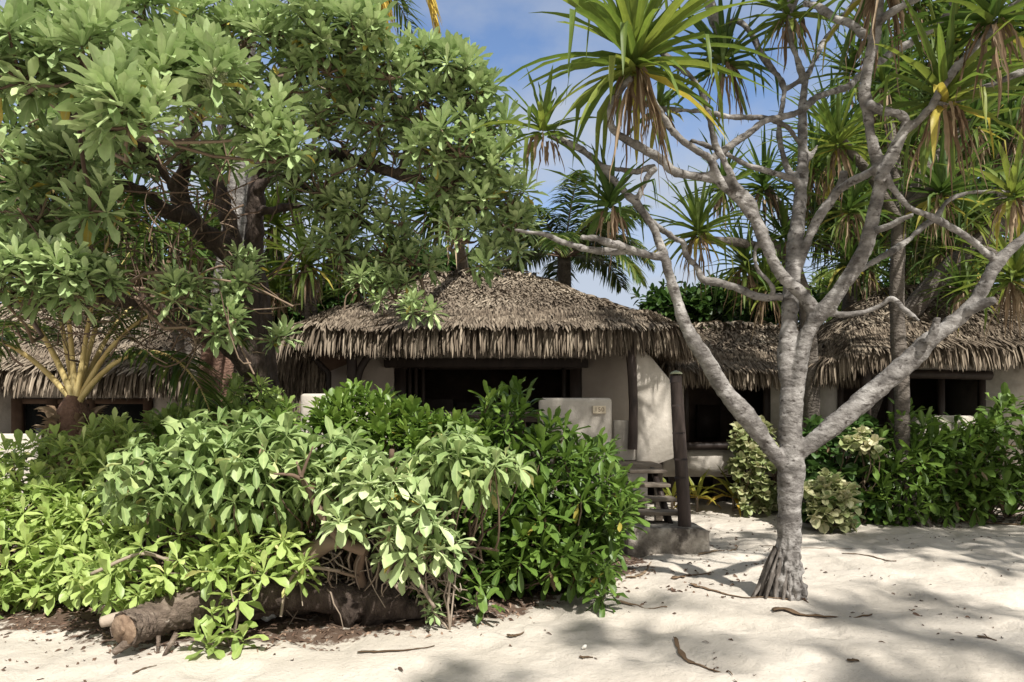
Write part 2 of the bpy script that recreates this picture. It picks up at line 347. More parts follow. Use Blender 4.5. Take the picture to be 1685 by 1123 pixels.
M['grey_wood'] = rough_mat('weathered_wood', [(.3, (.09, .072, .056)), (.6, (.18, .15, .12)), (.85, (.28, .245, .205))], scale=7, rough=.9, bump=.5, bscale=30, stretch=(.3, 1, 1))
M['plaster'] = rough_mat('plaster', [(.3, (.40, .365, .315)), (.6, (.50, .46, .405)), (.8, (.56, .52, .465))], scale=2.6, detail=10, rough=.9, bump=.5, bscale=10, dist=.025, spots=(2.0, .52, .72, (.30, .27, .23)))
M['plaster_warm'] = rough_mat('warm_plaster', [(.3, (.38, .325, .275)), (.7, (.47, .41, .355))], scale=2.2, rough=.9, bump=.3, bscale=9, dist=.02)
M['concrete'] = rough_mat('concrete', [(.3, (.09, .078, .066)), (.48, (.23, .205, .175)), (.66, (.42, .385, .335))], scale=5, detail=10, rough=.95, bump=.9, bscale=22, dist=.025, spots=(4.2, .50, .62, (.075, .064, .055)))
M['sign'] = rough_mat('sign_board', [(.3, (.58, .50, .37)), (.7, (.66, .58, .45))], scale=8, rough=.7, bump=.1)
M['lettering'] = rough_mat('lettering', [(.3, (.20, .15, .11)), (.7, (.24, .18, .13))], scale=8, rough=.7, bump=.0)
M['stone'] = rough_mat('grey_stone', [(.3, (.2, .2, .2)), (.7, (.42, .42, .42))], scale=8, rough=.9, bump=.6)
M['shell'] = rough_mat('shell', [(.3, (.7, .67, .6)), (.7, (.8, .78, .72))], scale=8, rough=.6, bump=.1)
M['lamp_metal'] = rough_mat('lamp_metal', [(.3, (.20, .22, .13)), (.7, (.33, .34, .22))], scale=8, rough=.5, bump=.1)
M['thatch'] = leaf_mat('thatch_strip', [(0, (.05, .039, .03)), (.35, (.135, .107, .08)), (.7, (.245, .203, .155)), (1, (.42, .36, .28))], rib=(.22, .18, .14), ribamt=.25, rough=.9, trans=.06, tcol=1., spec=.1)
M['thatch_base'] = rough_mat('thatch_base', [(.3, (.05, .036, .026)), (.7, (.12, .09, .068))], scale=20, rough=.95, bump=.8, bscale=40)
M['litter'] = rough_mat('leaf_litter', [(0, (.045, .028, .02)), (.5, (.12, .075, .052)), (1, (.30, .21, .15))], scale=30, rough=.9, bump=.2, attr=.8)
m, t, N, L = newmat('window_glass')
b = N('ShaderNodeBsdfPrincipled', {'Base Color': (.02, .022, .022, 1), 'Roughness': .06, 'Specular IOR Level': .5}); o = N('ShaderNodeOutputMaterial'); L(b.outputs[0], o.inputs['Surface']); M['glass'] = m
# sand
m, t, N, L = newmat('sand')
tcn = N('ShaderNodeTexCoord')
n1 = N('ShaderNodeTexNoise', {'Scale': .9, 'Detail': 8.0, 'Roughness': .6}); L(tcn.outputs['Object'], n1.inputs['Vector'])
r1 = ramp(N, [(.3, (.42, .38, .325)), (.55, (.51, .465, .405)), (.75, (.56, .515, .455))]); L(n1.outputs['Fac'], r1.inputs['Fac'])
n2 = N('ShaderNodeTexNoise', {'Scale': 38.0, 'Detail': 5.0, 'Roughness': .75}); L(tcn.outputs['Object'], n2.inputs['Vector'])
r2 = ramp(N, [(.60, (0, 0, 0)), (.70, (.75, .75, .75))]); L(n2.outputs['Fac'], r2.inputs['Fac'])
m2 = N('ShaderNodeMix', data_type='RGBA'); m2.inputs[7].default_value = (.2, .15, .115, 1); L(r2.outputs['Color'], m2.inputs[0]); L(r1.outputs['Color'], m2.inputs[6])
at = N('ShaderNodeAttribute', attribute_name='mid')                 # brown leaf mould mixed into the sand under the bushes
n4 = N('ShaderNodeTexNoise', {'Scale': 9.0, 'Detail': 6.0, 'Roughness': .7}); L(tcn.outputs['Object'], n4.inputs['Vector'])
ad = N('ShaderNodeMath', operation='ADD'); L(at.outputs['Fac'], ad.inputs[0]); L(n4.outputs['Fac'], ad.inputs[1])
r4 = ramp(N, [(.78, (0, 0, 0)), (.90, (1, 1, 1))]); 
sb = N('ShaderNodeMath', {1: .1}, operation='SUBTRACT'); L(ad.outputs[0], sb.inputs[0]); L(sb.outputs[0], r4.inputs['Fac'])
m3 = N('ShaderNodeMix', data_type='RGBA'); m3.inputs[7].default_value = (.10, .068, .05, 1); L(r4.outputs['Color'], m3.inputs[0]); L(m2.outputs[2], m3.inputs[6])
b = N('ShaderNodeBsdfPrincipled', {'Roughness': .95, 'Specular IOR Level': .15}); L(m3.outputs[2], b.inputs['Base Color'])
n3 = N('ShaderNodeTexNoise', {'Scale': 9.0, 'Detail': 10.0, 'Roughness': .72}); L(tcn.outputs['Object'], n3.inputs['Vector'])
bp = N('ShaderNodeBump', {'Strength': 1.0, 'Distance': .035}); L(n3.outputs['Fac'], bp.inputs['Height']); L(bp.outputs[0], b.inputs['Normal'])
o = N('ShaderNodeOutputMaterial'); L(b.outputs[0], o.inputs['Surface']); M['sand'] = m
# ------------------------------------------------------------------ ground
def spaced(lo, hi, step, far, g=1.18):
    a = list(np.arange(lo, hi + 1e-6, step)); s = step
    while a[-1] < far: s *= g; a.append(a[-1] + s)
    s = step; b = [lo]
    while b[-1] > -far: s *= g; b.append(b[-1] - s)
    return np.array(b[:0:-1] + a)
gx = spaced(-6.5, 7.5, .045, 900); gy = spaced(3.6, 13.0, .045, 900)
GX, GY = np.meshgrid(gx, gy); GZ = ground_z(GX, GY)
# litter weight: a band along the foot of the shrubs, widest on the left
def litter_w(x, y):
    edge = np.interp(x, [-6, -3.8, -2.96, -2.2, -1.63, -1.05, -.56, 0, .64, 1.33], [5.2, 5.06, 4.8, 4.62, 4.68, 4.86, 5.1, 5.6, 5.95, 6.9])
    d = (y - edge) + (vnoise(x * 2.3, y * 2.3) - .5) * .5
    wgt = np.clip(d / .45, 0, 1) * (x < 1.5) * (y < 9.5)
    r = np.clip((y - 10.1 - .4 * (vnoise(x * 2, y * 2) - .5)) / .4, 0, 1) * (x > 4.6) * .8
    return np.maximum(wgt, r)
mb = MB(); k1, k2 = GX.shape
ii, jj = np.meshgrid(np.arange(k1 - 1), np.arange(k2 - 1), indexing='ij')
Qg = np.stack([ii * k2 + jj, ii * k2 + jj + 1, (ii + 1) * k2 + jj + 1, (ii + 1) * k2 + jj], -1).reshape(-1, 4)
mb.add(np.stack([GX, GY, GZ], -1).reshape(-1, 3), Qg, None, 0.5, .55 * litter_w(GX, GY).ravel())
tag(mb.build('sand', M['sand']), kind='structure')

# ------------------------------------------------------------------ thatched houses
def thatch_roof(parent, x0, x1, y0, y1, ze, zr, xa, xb, fringe=.45, hips=(True, True), sag=.25, rows=.13, pitch=.035, droopcorner=0.0, name='roof', shift=0.0):
    """hipped thatch: a solid under-skin plus overlapping strips laid in courses and a hanging fringe at the eaves"""
    ym = .5 * (y0 + y1)
    def u(x, y):
        a = np.minimum((y - y0) / (ym - y0), (y1 - y) / (y1 - ym))
        bs = [a]
        if hips[0]: bs.append((x - x0) / max(xa - x0, .1))
        if hips[1]: bs.append((x1 - x) / max(x1 - xb, .1))
        B = np.stack(np.broadcast_arrays(*bs)); kk = 14.
        return np.clip(-np.log(np.exp(-kk * B).sum(0)) / kk + .03, -.02, 1.1)
    def Z(x, y):
        v = u(x, y); h = (1 - sag) * v + sag * v * v
        dz = .06 * (vnoise(x * 1.3 + 9, y * 1.3) - .5) + .03 * (vnoise(x * 4, y * 4) - .5)
        c = np.exp(-((x - x0) ** 2 + (y - y0) ** 2) / .5) * droopcorner if hips[0] else 0.
        return ze + (zr - ze) * h + dz - c
    xs = np.linspace(x0, x1, 70); ys = np.linspace(y0, y1, 50); X, Y = np.meshgrid(xs, ys); zz = Z(X, Y) - .05
    b = MB(); a1, a2 = X.shape; i, j = np.meshgrid(np.arange(a1 - 1), np.arange(a2 - 1), indexing='ij')
    q = np.stack([i * a2 + j, i * a2 + j + 1, (i + 1) * a2 + j + 1, (i + 1) * a2 + j], -1).reshape(-1, 4)
    top = np.stack([X, Y, zz], -1).reshape(-1, 3); bot = top - (0, 0, .14); n = len(top)
    rim = np.concatenate([np.arange(a2), np.arange(1, a1) * a2 + a2 - 1, (a1 - 1) * a2 + np.arange(a2 - 2, -1, -1), np.arange(a1 - 2, 0, -1) * a2])
    r2 = np.roll(rim, -1)
    b.add(np.vstack([top, bot]), np.vstack([q, q[:, ::-1] + n, np.stack([rim, rim + n, r2 + n, r2], -1)]))
    base = b.build(name, M['thatch_base'], parent)
    # courses of strips
    s = MB(); PB = []; 
    for yy in np.arange(y0 + .02, ym + .25, rows * .8):
        nx = int((x1 - x0) / pitch); x = x0 + (np.arange(nx) + rng.random(nx)) * (x1 - x0) / nx
        PB.append(np.stack([x, yy + rng.normal(size=nx) * rows * .35], -1))
    pb = np.vstack(PB); pb = pb[(pb[:, 0] > x0) & (pb[:, 0] < x1) & (pb[:, 1] > y0) & (pb[:, 1] < y1)]
    e = .04; gxx = (Z(pb[:, 0] + e, pb[:, 1]) - Z(pb[:, 0] - e, pb[:, 1])) / (2 * e); gyy = (Z(pb[:, 0], pb[:, 1] + e) - Z(pb[:, 0], pb[:, 1] - e)) / (2 * e)
    dn = norm(np.stack([-gxx, -gyy], -1)); sl = np.hypot(gxx, gyy)
    d = np.stack([dn[:, 0], dn[:, 1], -sl], -1); d = norm(d)
    nrm = norm(np.stack([-gxx, -gyy, np.ones(len(pb))], -1)); side = np.cross(d, nrm)
    uu = u(pb[:, 0], pb[:, 1]); curl = np.clip((uu - .12) * 2.2, 0, 1)      # worn, curled ends higher up
    d = norm(d + side * rng.normal(size=(len(pb), 1)) * (.12 + .33 * curl)[:, None] + nrm * (.04 + .24 * rng.random(len(pb)) * (.5 + curl))[:, None])
    Ln = (.32 - .15 * curl) * (.6 + .8 * rng.random(len(pb)))
    base_p = np.stack([pb[:, 0], pb[:, 1], Z(pb[:, 0], pb[:, 1]) - .02], -1)
    tone = np.clip(.5 * rng.random(len(pb)) + .45 * vnoise(pb[:, 0] * 1.6 + 5, pb[:, 1] * 1.2) + shift + .10 * curl, 0, 1)
    leaves(s, base_p, d, Ln, .020 + .018 * rng.random(len(pb)), 'strip', droop=.25 + .5 * curl * rng.random(len(pb)), fold=.25, roll=.35, rnd=tone)
    # fringe on the eaves
    for lay in range(7):
        segs = [((x0, y0), (x1, y0), (0, -1))]
        if hips[0]: segs.append(((x0, y0), (x0, y1), (-1, 0)))
        if hips[1]: segs.append(((x1, y0), (x1, y1), (1, 0)))
        for (p, q2, nv) in segs:
            ln = math.hypot(q2[0] - p[0], q2[1] - p[1]); n = int(ln / .030)
            tt = (np.arange(n) + rng.random(n)) / n; x = p[0] + (q2[0] - p[0]) * tt; y = p[1] + (q2[1] - p[1]) * tt
            inn = .03 + .075 * lay + .05 * rng.random(n)
            bx_, by_ = x - nv[0] * inn, y - nv[1] * inn
            bp_ = np.stack([bx_, by_, Z(bx_, by_) - .015 + .012 * lay], -1)
            dd = np.stack([np.full(n, nv[0] * .85), np.full(n, nv[1] * .85), np.full(n, -.5)], -1) + rng.normal(size=(n, 3)) * (.13, .13, .07)
            if hips[0] and nv[1]: dd[:, 0] -= .7 * np.exp(-(x - x0) / .4)
            if hips[1] and nv[1]: dd[:, 0] += .7 * np.exp(-(x1 - x) / .4)
            tn = np.clip(.62 * rng.random(n) + .38 * vnoise(x * 2.1 + 30 + lay, y * 2.1) - .03 + shift - .02 * lay, 0, 1)
            lfr = (fringe + .08 + inn * .55) * (.78 + .34 * rng.random(n))
            leaves(s, bp_, dd, lfr, .024 + .018 * rng.random(n), 'strip', droop=2.4 + 1.2 * rng.random(n), power=.9, fold=.5, roll=.3, rnd=tn)
    # ragged ridge tufts
    n = int(abs(xb - xa) / .012); x = xa + (xb - xa) * rng.random(n)
    dd = np.stack([rng.normal(size=n) * .6, np.sign(rng.random(n) - .7) * .9, rng.normal(size=n) * .2 - .15], -1)
    leaves(s, np.stack([x, ym + rng.normal(size=n) * .08, Z(x, ym) + .03], -1), dd, .3, .045, 'strip', droop=.6, fold=.2, rnd=np.clip(.35 + .5 * rng.random(n) + shift, 0, 1))
    s.build('thatch', M['thatch'], base)
    return Z
def part_box(name, mat, parent, x0, x1, y0, y1, z0, z1, bv=.0):
    o = box(MB(), x0, x1, y0, y1, z0, z1).build(name, mat, parent, smooth=bool(bv))
    if bv: bevel(o, bv, 3); apply_mods(o)
    return o
def px(x, D): return (x - CX) * D / F
def pz(y, D): return CZ - (y - HY) * D / F

# --- middle bungalow, the one with the stairs
h = thing('thatched_bungalow', (-.4, 12, 0), 'central thatched bungalow with wide dark opening, seen behind the shrubs beside the wooden steps', 'bungalow')
thatch_roof(h, -3.4, 2.68, 10.45, 16.4, 3.03, 4.43, -1.65, .5, fringe=.46, pitch=.020, rows=.09, sag=.02, shift=-.02)
yw = 11.9
wl = MB(); xo0, xo1, zt = px(648, yw), px(958, yw), pz(592, yw)
box(wl, -3.4, xo0, yw, yw + .2, .6, 3.1); box(wl, xo1, 2.25, yw, yw + .2, .6, 3.1); box(wl, xo0, xo1, yw + .002, yw + .198, zt, 3.1)
box(wl, xo0, xo1, yw + .003, yw + .197, .6, 1.42)
box(wl, -3.12, -2.92, yw + .2, 15.9, .6, 3.1); box(wl, 2.05, 2.25, yw + .2, 15.9, .6, 3.1); box(wl, -3.12, 2.25, 15.9, 16.1, .6, 3.1)
wl.build('wall', M['plaster_warm'], h, smooth=False)
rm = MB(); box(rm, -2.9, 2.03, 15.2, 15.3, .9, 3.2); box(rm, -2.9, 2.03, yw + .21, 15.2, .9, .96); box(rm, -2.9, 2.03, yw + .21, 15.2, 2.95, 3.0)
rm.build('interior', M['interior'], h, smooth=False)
part_box('lintel', M['dark_wood'], h, px(632, 11.8), px(968, 11.8), yw - .1, yw - .003, pz(605, 11.8), pz(590, 11.8), .015)
for a, c in ((650, 668), (672, 677), (682, 687), (694, 699), (925, 931), (938, 957)): part_box('window_post', M['dark_wood'], h, px(a, yw), px(c, yw), yw - .03 + .012 * (a % 3), yw + .06, 1.42, zt - .03)
part_box('window_rail', M['dark_wood'], h, xo0 + .02, xo1 - .02, yw - .012, yw + .07, zt - .17, zt - .10)
part_box('window_sill', M['grey_wood'], h, px(690, 11.75), px(948, 11.75), yw - .2, yw - .002, 1.55, 1.63, .01)
part_box('cabinet', M['dark_wood'], h, px(700, 13.5), px(748, 13.5), 13.2, 13.7, .962, pz(657, 13.5), .02)
part_box('counter', M['dark_wood'], h, px(700, 14), px(925, 14), 13.8, 14.3, .962, pz(662, 14), .02)
part_box('deck', M['grey_wood'], h, -3.15, 2.15, 9.75, yw - .21, .86, .95)
part_box('plinth', M['interior'], h, -3.3, 2.3, 12.4, 12.5, -.1, .62)
part_box('deck_skirt', M['plaster'], h, -3.1, 1.95, 9.82, 9.96, .25, .855)
part_box('parapet', M['plaster'], h, px(887, 10), px(1007, 10), 9.98, 10.2, .951, pz(655, 10), .055)
part_box('parapet', M['plaster'], h, px(494, 10), px(640, 10), 9.98, 10.2, .952, pz(648, 10), .05)
part_box('rail', M['dark_wood'], h, px(641, 10), px(886, 10), 10.0, 10.14, pz(688, 10), pz(678, 10), .015)
part_box('low_wall', M['plaster'], h, px(1009, 10.7), px(1045, 10.7), 10.64, 10.74, .953, pz(692, 10.7), .02)
b = MB(); tube(b, [P(1041, 740, 10.55), P(1042, 660, 10.55), P(1038, 585, 10.55), P(1036, 560, 10.55)], [.075, .07, .075, .075], 10, lump=.04)
b.build('post', M['log_post'], h)
b = MB(); tube(b, [P(580, 745, 10.8), P(581, 660, 10.8), P(579, 600, 10.8), P(577, 560, 10.8)], [.085, .08, .085, .08], 10)
b.build('post', M['dark_wood'], h)
b = MB(); tube(b, [P(588, 660, 10.8), P(589, 625, 10.8), P(596, 602, 10.8), P(612, 578, 10.85)], [.05, .055, .06, .06], 8)
b.build('brace', M['dark_wood'], h)
# side screen of hanging thatch with a dark edge beam
def prism(mb, poly, y0, y1):
    n = len(poly); V = [(p[0], y0, p[1]) for p in poly] + [(p[0], y1, p[1]) for p in poly]
    T = [(0, i, i + 1) for i in range(1, n - 1)]; T += [(n, n + i + 1, n + i) for i in range(1, n - 1)]
    Q = [(i, i + n, (i + 1) % n + n, (i + 1) % n) for i in range(n)]
    return mb.add(V, Q, T)
D = 11.0
pts = [(px(a, D), pz(c, D)) for a, c in ((436, 700), (538, 700), (538, 616), (503, 582), (436, 574))]
sc = prism(MB(), pts, D, D + .25).build('thatch_screen', M['thatch_base'], h, smooth=False)
s = MB(); n = 760; xs_ = px(434 + 106 * rng.random(n), D); zs_ = pz(575 + 110 * rng.random(n), D); ok = zs_ < np.interp(xs_, [px(503, D), px(538, D)], [pz(580, D), pz(614, D)])
xs_, zs_ = xs_[ok], zs_[ok]; n = len(xs_)
leaves(s, np.stack([xs_, np.full(n, D - .015), zs_], -1), np.stack([rng.normal(size=n) * .12 - .1, -.14 - .1 * rng.random(n), -np.ones(n)], -1), .4 * (.7 + .6 * rng.random(n)), .035, 'strip', droop=.5, rnd=.15 + .5 * rng.random(n))
s.build('thatch', M['thatch'], sc)
b = MB(); tube(b, [P(495, 572, D - .03), P(518, 590, D - .03), P(541, 614, D - .03), P(541, 660, D - .03), P(541, 700, D - .03)], .045, 8, smoothpath=False)
b.build('edge_beam', M['dark_wood'], h)
b = MB(); b.add([P(500, 570, 10.95), P(600, 570, 10.95), P(580, 596, yw - .02), P(541, 612, yw - .02)], [(0, 1, 2, 3)]); b.build('soffit', M['brown_ply'], h, smooth=False)
# white wing wall by the stairs
D = 10.62
poly = [(px(a, D), pz(c, D)) for a, c in ((1047, 764), (1075, 767), (1109, 754), (1107, 632), (1104, 626), (1071, 586), (1060, 576), (1045, 574))]
o = prism(MB(), poly, D, D + .24).build('wing_wall', M['plaster'], h, smooth=False); bevel(o, .035, 3); apply_mods(o)
# number board on the parapet
sg = part_box('number_board', M['sign'], h, px(975.5, 9.95), px(997, 9.95), 9.945, 9.979, pz(681, 9.95), pz(668, 9.95), .004)
cu = bpy.data.curves.new('number', 'FONT'); cu.body = '150'; cu.size = .09; cu.align_x = 'CENTER'; cu.align_y = 'CENTER'; cu.extrude = .002; cu.space_character = 1.1
to = bpy.data.objects.new('number_tmp', cu); C.collection.objects.link(to)
to.location = ((px(975.5, 9.95) + px(997, 9.95)) / 2, 9.942, (pz(681, 9.95) + pz(668, 9.95)) / 2); to.rotation_euler = (R(90), 0, 0)
bpy.context.view_layer.update(); me = bpy.data.meshes.new_from_object(to.evaluated_get(bpy.context.evaluated_depsgraph_get())); me.transform(to.matrix_world)
bpy.data.objects.remove(to); me.materials.clear(); me.materials.append(M['lettering']); o = bpy.data.objects.new('number', me); C.collection.objects.link(o); o.parent = sg

# --- connecting bungalow to its right
h = thing('thatched_bungalow', (4.2, 13, 0), 'low thatched wing with straight ridge and raised plaster base, behind the leaning pale branch', 'bungalow')
thatch_roof(h, 2.75, 6.2, 12.0, 15.6, 2.52, 3.46, 2.9, 6.1, fringe=.34, hips=(False, False), sag=.1, shift=.06, pitch=.024)
yw = 12.7
b = MB(); box(b, px(1092, yw), px(1360, yw), yw, yw + .18, pz(785, yw), pz(741, yw)); box(b, px(1268, yw), px(1330, yw), yw + .01, yw + .17, pz(741, yw), 2.7); box(b, px(1100, yw), px(1126, yw), yw + .01, yw + .17, pz(741, yw), 2.7)
box(b, px(1092, yw), px(1092, yw) + .02, yw + .1, 15.2, .6, 2.7); box(b, px(1092, yw), px(1360, yw), 15.1, 15.3, .6, 2.7)
b.build('wall', M['plaster'], h, smooth=False)
b = MB(); box(b, px(1092, yw), px(1360, yw), 14.9, 15.0, .6, 2.9); box(b, px(1092, yw), px(1360, yw), yw + .19, 14.9, .98, 1.04)
box(b, px(1092, yw) - .02, px(1092, yw) - .12, yw, 15, .6, 2.9); box(b, px(1365, yw), px(1367, yw) + .1, yw + .05, 15, .6, 2.9)
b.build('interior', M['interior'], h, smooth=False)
b = MB(); tube(b, [P(1122, 735, yw - .05), P(1190, 734, yw - .05), P(1275, 735, yw - .05)], .075, 10, lump=.04); b.build('window_sill', M['dark_wood'], h)
part_box('wall_panel', M['dark_wood'], h, px(1160, 14), px(1200, 14), 14.6, 14.66, 1.2, 1.9)
for a, c in ((1126, 1134), (1258, 1268)): part_box('window_post', M['dark_wood'], h, px(a, yw), px(c, yw), yw, yw + .1, 1.1, 2.6)
for a in (1110, 1184, 1262, 1340): b = MB(); tube(b, [(px(a, 13.2), 13.2, -.1), (px(a, 13.2), 13.2, .6)], .12, 8); b.build('stilt', M['log_post'], h)

part_box('plinth', M['interior'], h, px(1060, 14.4), px(1400, 14.4), 14.4, 14.5, -.1, .62)
# --- right bungalow
h = thing('thatched_bungalow', (8.6, 12.5, 0), 'right hand thatched bungalow with hipped roof and dark opening, behind the dim hedge', 'bungalow')
thatch_roof(h, 5.15, 14.5, 11.3, 15.4, 2.86, 4.1, 7.15, 12.5, fringe=.42, sag=.2, droopcorner=.28, shift=-.06, pitch=.026)
yw = 12.3
b = MB(); zt = pz(621, yw); xo0, xo1 = px(1378, yw), px(1622, yw)
box(b, px(1345, yw), xo0, yw, yw + .2, .4, 2.95); box(b, xo1, 9.6, yw, yw + .2, .4, 2.95); box(b, xo0, xo1, yw + .002, yw + .198, zt, 2.95); box(b, xo0, xo1, yw + .002, yw + .198, .4, 1.1)
box(b, px(1345, yw), px(1345, yw) + .2, yw + .2, 15.2, .4, 2.95); box(b, 9.4, 9.6, yw + .2, 15.2, .4, 2.95); box(b, px(1345, yw), 14.2, 15.2, 15.4, .4, 2.95); box(b, 9.58, 14.2, yw + 1.2, yw + 1.4, .4, 2.95)
b.build('wall', M['plaster'], h, smooth=False)
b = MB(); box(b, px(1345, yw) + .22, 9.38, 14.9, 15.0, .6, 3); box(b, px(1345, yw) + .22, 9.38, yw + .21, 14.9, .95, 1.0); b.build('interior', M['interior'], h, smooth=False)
b = MB(); tube(b, [P(1360, 617, yw - .1), P(1500, 616, yw - .1), P(1630, 618, yw - .1)], .085, 10, lump=.03); b.build('lintel', M['dark_wood'], h)
for a in (1378, 1460, 1545, 1612): part_box('window_post', M['dark_wood'], h, px(a, yw), px(a + 9, yw), yw - .02, yw + .06, 1.1, zt - .02)
part_box('parapet', M['plaster'], h, px(1500, 11.1), px(1640, 11.1), 11.0, 11.2, .3, pz(684, 11.1), .04)
b = MB(); tube(b, [P(1424, 760, 11.5), P(1424, 600, 11.5)], .09, 10, lump=.04); b.build('post', M['dark_wood'], h)

# --- left bungalow
h = thing('thatched_bungalow', (-7.5, 12, 0), 'left hand thatched bungalow with sunlit roof, half hidden behind the young coconut palm', 'bungalow')
thatch_roof(h, -14, -4.75, 10.1, 15.0, 2.36, 3.75, -11.5, -6.4, fringe=.42, sag=.2, droopcorner=0, shift=.02, pitch=.026)
yw = 11.2
b = MB(); zt = pz(655, yw)
box(b, -13.5, px(22, yw), yw, yw + .2, .3, 2.5); box(b, px(252, yw), px(316, yw), yw, yw + .2, .3, 2.5); box(b, px(22, yw), px(252, yw), yw + .002, yw + .198, zt, 2.5); box(b, px(22, yw), px(252, yw), yw + .002, yw + .198, .3, .9)
box(b, px(316, yw) - .2, px(316, yw), yw + .2, 14.7, .3, 2.5); box(b, -13.5, px(316, yw), 14.7, 14.9, .3, 2.5)
b.build('wall', M['plaster'], h, smooth=False)
b = MB(); box(b, -13, px(316, yw) - .25, 14.3, 14.4, .6, 2.6); b.build('interior', M['interior'], h, smooth=False)
for a, c in ((22, 38), (80, 96), (150, 158), (238, 252)): part_box('window_post', M['brown_ply'], h, px(a, yw), px(c, yw), yw - .05, yw + .05, .9, zt - .01)
part_box('window_rail', M['brown_ply'], h, px(22, yw), px(252, yw), yw - .03, yw + .04, zt - .1, zt - .02)
for a, c in ((38, 80), (158, 238)): part_box('pane', M['glass'], h, px(a, yw), px(c, yw), yw + .055, yw + .065, .9, zt - .1)
part_box('parapet', M['plaster'], h, -9, px(62, 10.3), 10.2, 10.4, .0, pz(714, 10.3), .03)

# ------------------------------------------------------------------ steps, block and lamp post
blk = MB(); D0 = 8.05
prism(blk, [(px(1030, D0), -.1), (px(1170, D0), -.1), (px(1168, D0), pz(874, D0)), (px(1150, D0), pz(870, D0)), (px(1036, D0), pz(868, D0))], D0, D0 + .62)
o = blk.build('concrete_block', M['concrete'], None, smooth=False); bevel(o, .03, 2); apply_mods(o)
tag(o, 'stained grey concrete block at the foot of the wooden steps and log post', 'concrete block')
st = thing('wooden_steps', P(1090, 868, 8.3), 'weathered open wooden steps climbing from the concrete block to the deck', 'steps')
for k, (a, c, py, D) in enumerate(((1030, 1124, 843, 8.33), (1032, 1114, 820, 8.62), (1034, 1104, 797, 8.91), (1036, 1098, 774, 9.2))):
    z = pz(py, D); part_box('tread', M['grey_wood'], st, px(a, D), px(c, D), D, D + .3, z - .045, z, .008)
for a in (1052, 1116):
    b = MB(); x = px(a, 8.4) - (.06 if a > 1100 else 0)
    V = [(x, 8.35, .29), (x, 8.62, .29), (x, 9.55, .93), (x, 9.3, .86)]; V += [(v[0] - .06, v[1], v[2]) for v in V]
    b.add(V, [(0, 1, 2, 3), (7, 6, 5, 4), (0, 4, 5, 1), (1, 5, 6, 2), (2, 6, 7, 3), (3, 7, 4, 0)]); b.build('stringer', M['dark_wood'], st, smooth=False)
for a, c, D in ((1056, 820, 8.8), (1086, 774, 9.3)):
    x = px(a, D); part_box('post', M['grey_wood'], st, x - .05, x + .05, D + .05, D + .15, 0, pz(c, D) - .05, .006)
lp = thing('lamp_post', P(1126, 868, 8.22), 'dark bamboo log post with a small round lamp cap, beside the wooden steps', 'post')
b = MB(); D = 8.22
pth = [(1126.5, 872), (1125.5, 840), (1123, 800), (1122, 782), (1121, 778), (1119, 750), (1117, 752), (1116, 716), (1115.6, 712), (1113.5, 670), (1112, 622)]
pth = [(1126.5, 873), (1125.8, 845), (1124, 808), (1122.6, 790), (1121, 765), (1119, 740), (1117, 705), (1115, 670), (1113, 640), (1112, 622)]
rad = [.082, .078, .078, .081, .078, .081, .078, .076, .070, .068]
pc = tube(b, [P(a, c, D) for a, c in pth], rad, 16, lump=.012); b.build('post', M['log_post'], lp)
for c, r in ((786, .083), (756, .083), (713, .080), (668, .076)):
    b = MB(); a = np.interp(c, [622, 873], [1112, 1126.5]); tube(b, [P(a, c + 1.6, D), P(a, c - 1.6, D)], r, 16, smoothpath=False); b.build('node_ring', M['dark_wood'], lp)
b = MB(); tube(b, [P(1112, 630, D), P(1112, 619, D)], .072, 16, smoothpath=False); b.build('metal_band', M['dark_wood'], lp)
b = MB(); tube(b, [P(1112, 620, D), P(1112.5, 611, D)], [.03, .03], 10, smoothpath=False); b.build('lamp_stem', M['dark_wood'], lp)
b = MB(); tube(b, [P(1112.5, 616, D), P(1112.5, 614, D), P(1112.5, 611.5, D), P(1112.5, 610, D)], [.078, .07, .04, .006], 16, n=4); b.build('lamp_cap', M['lamp_metal'], lp)
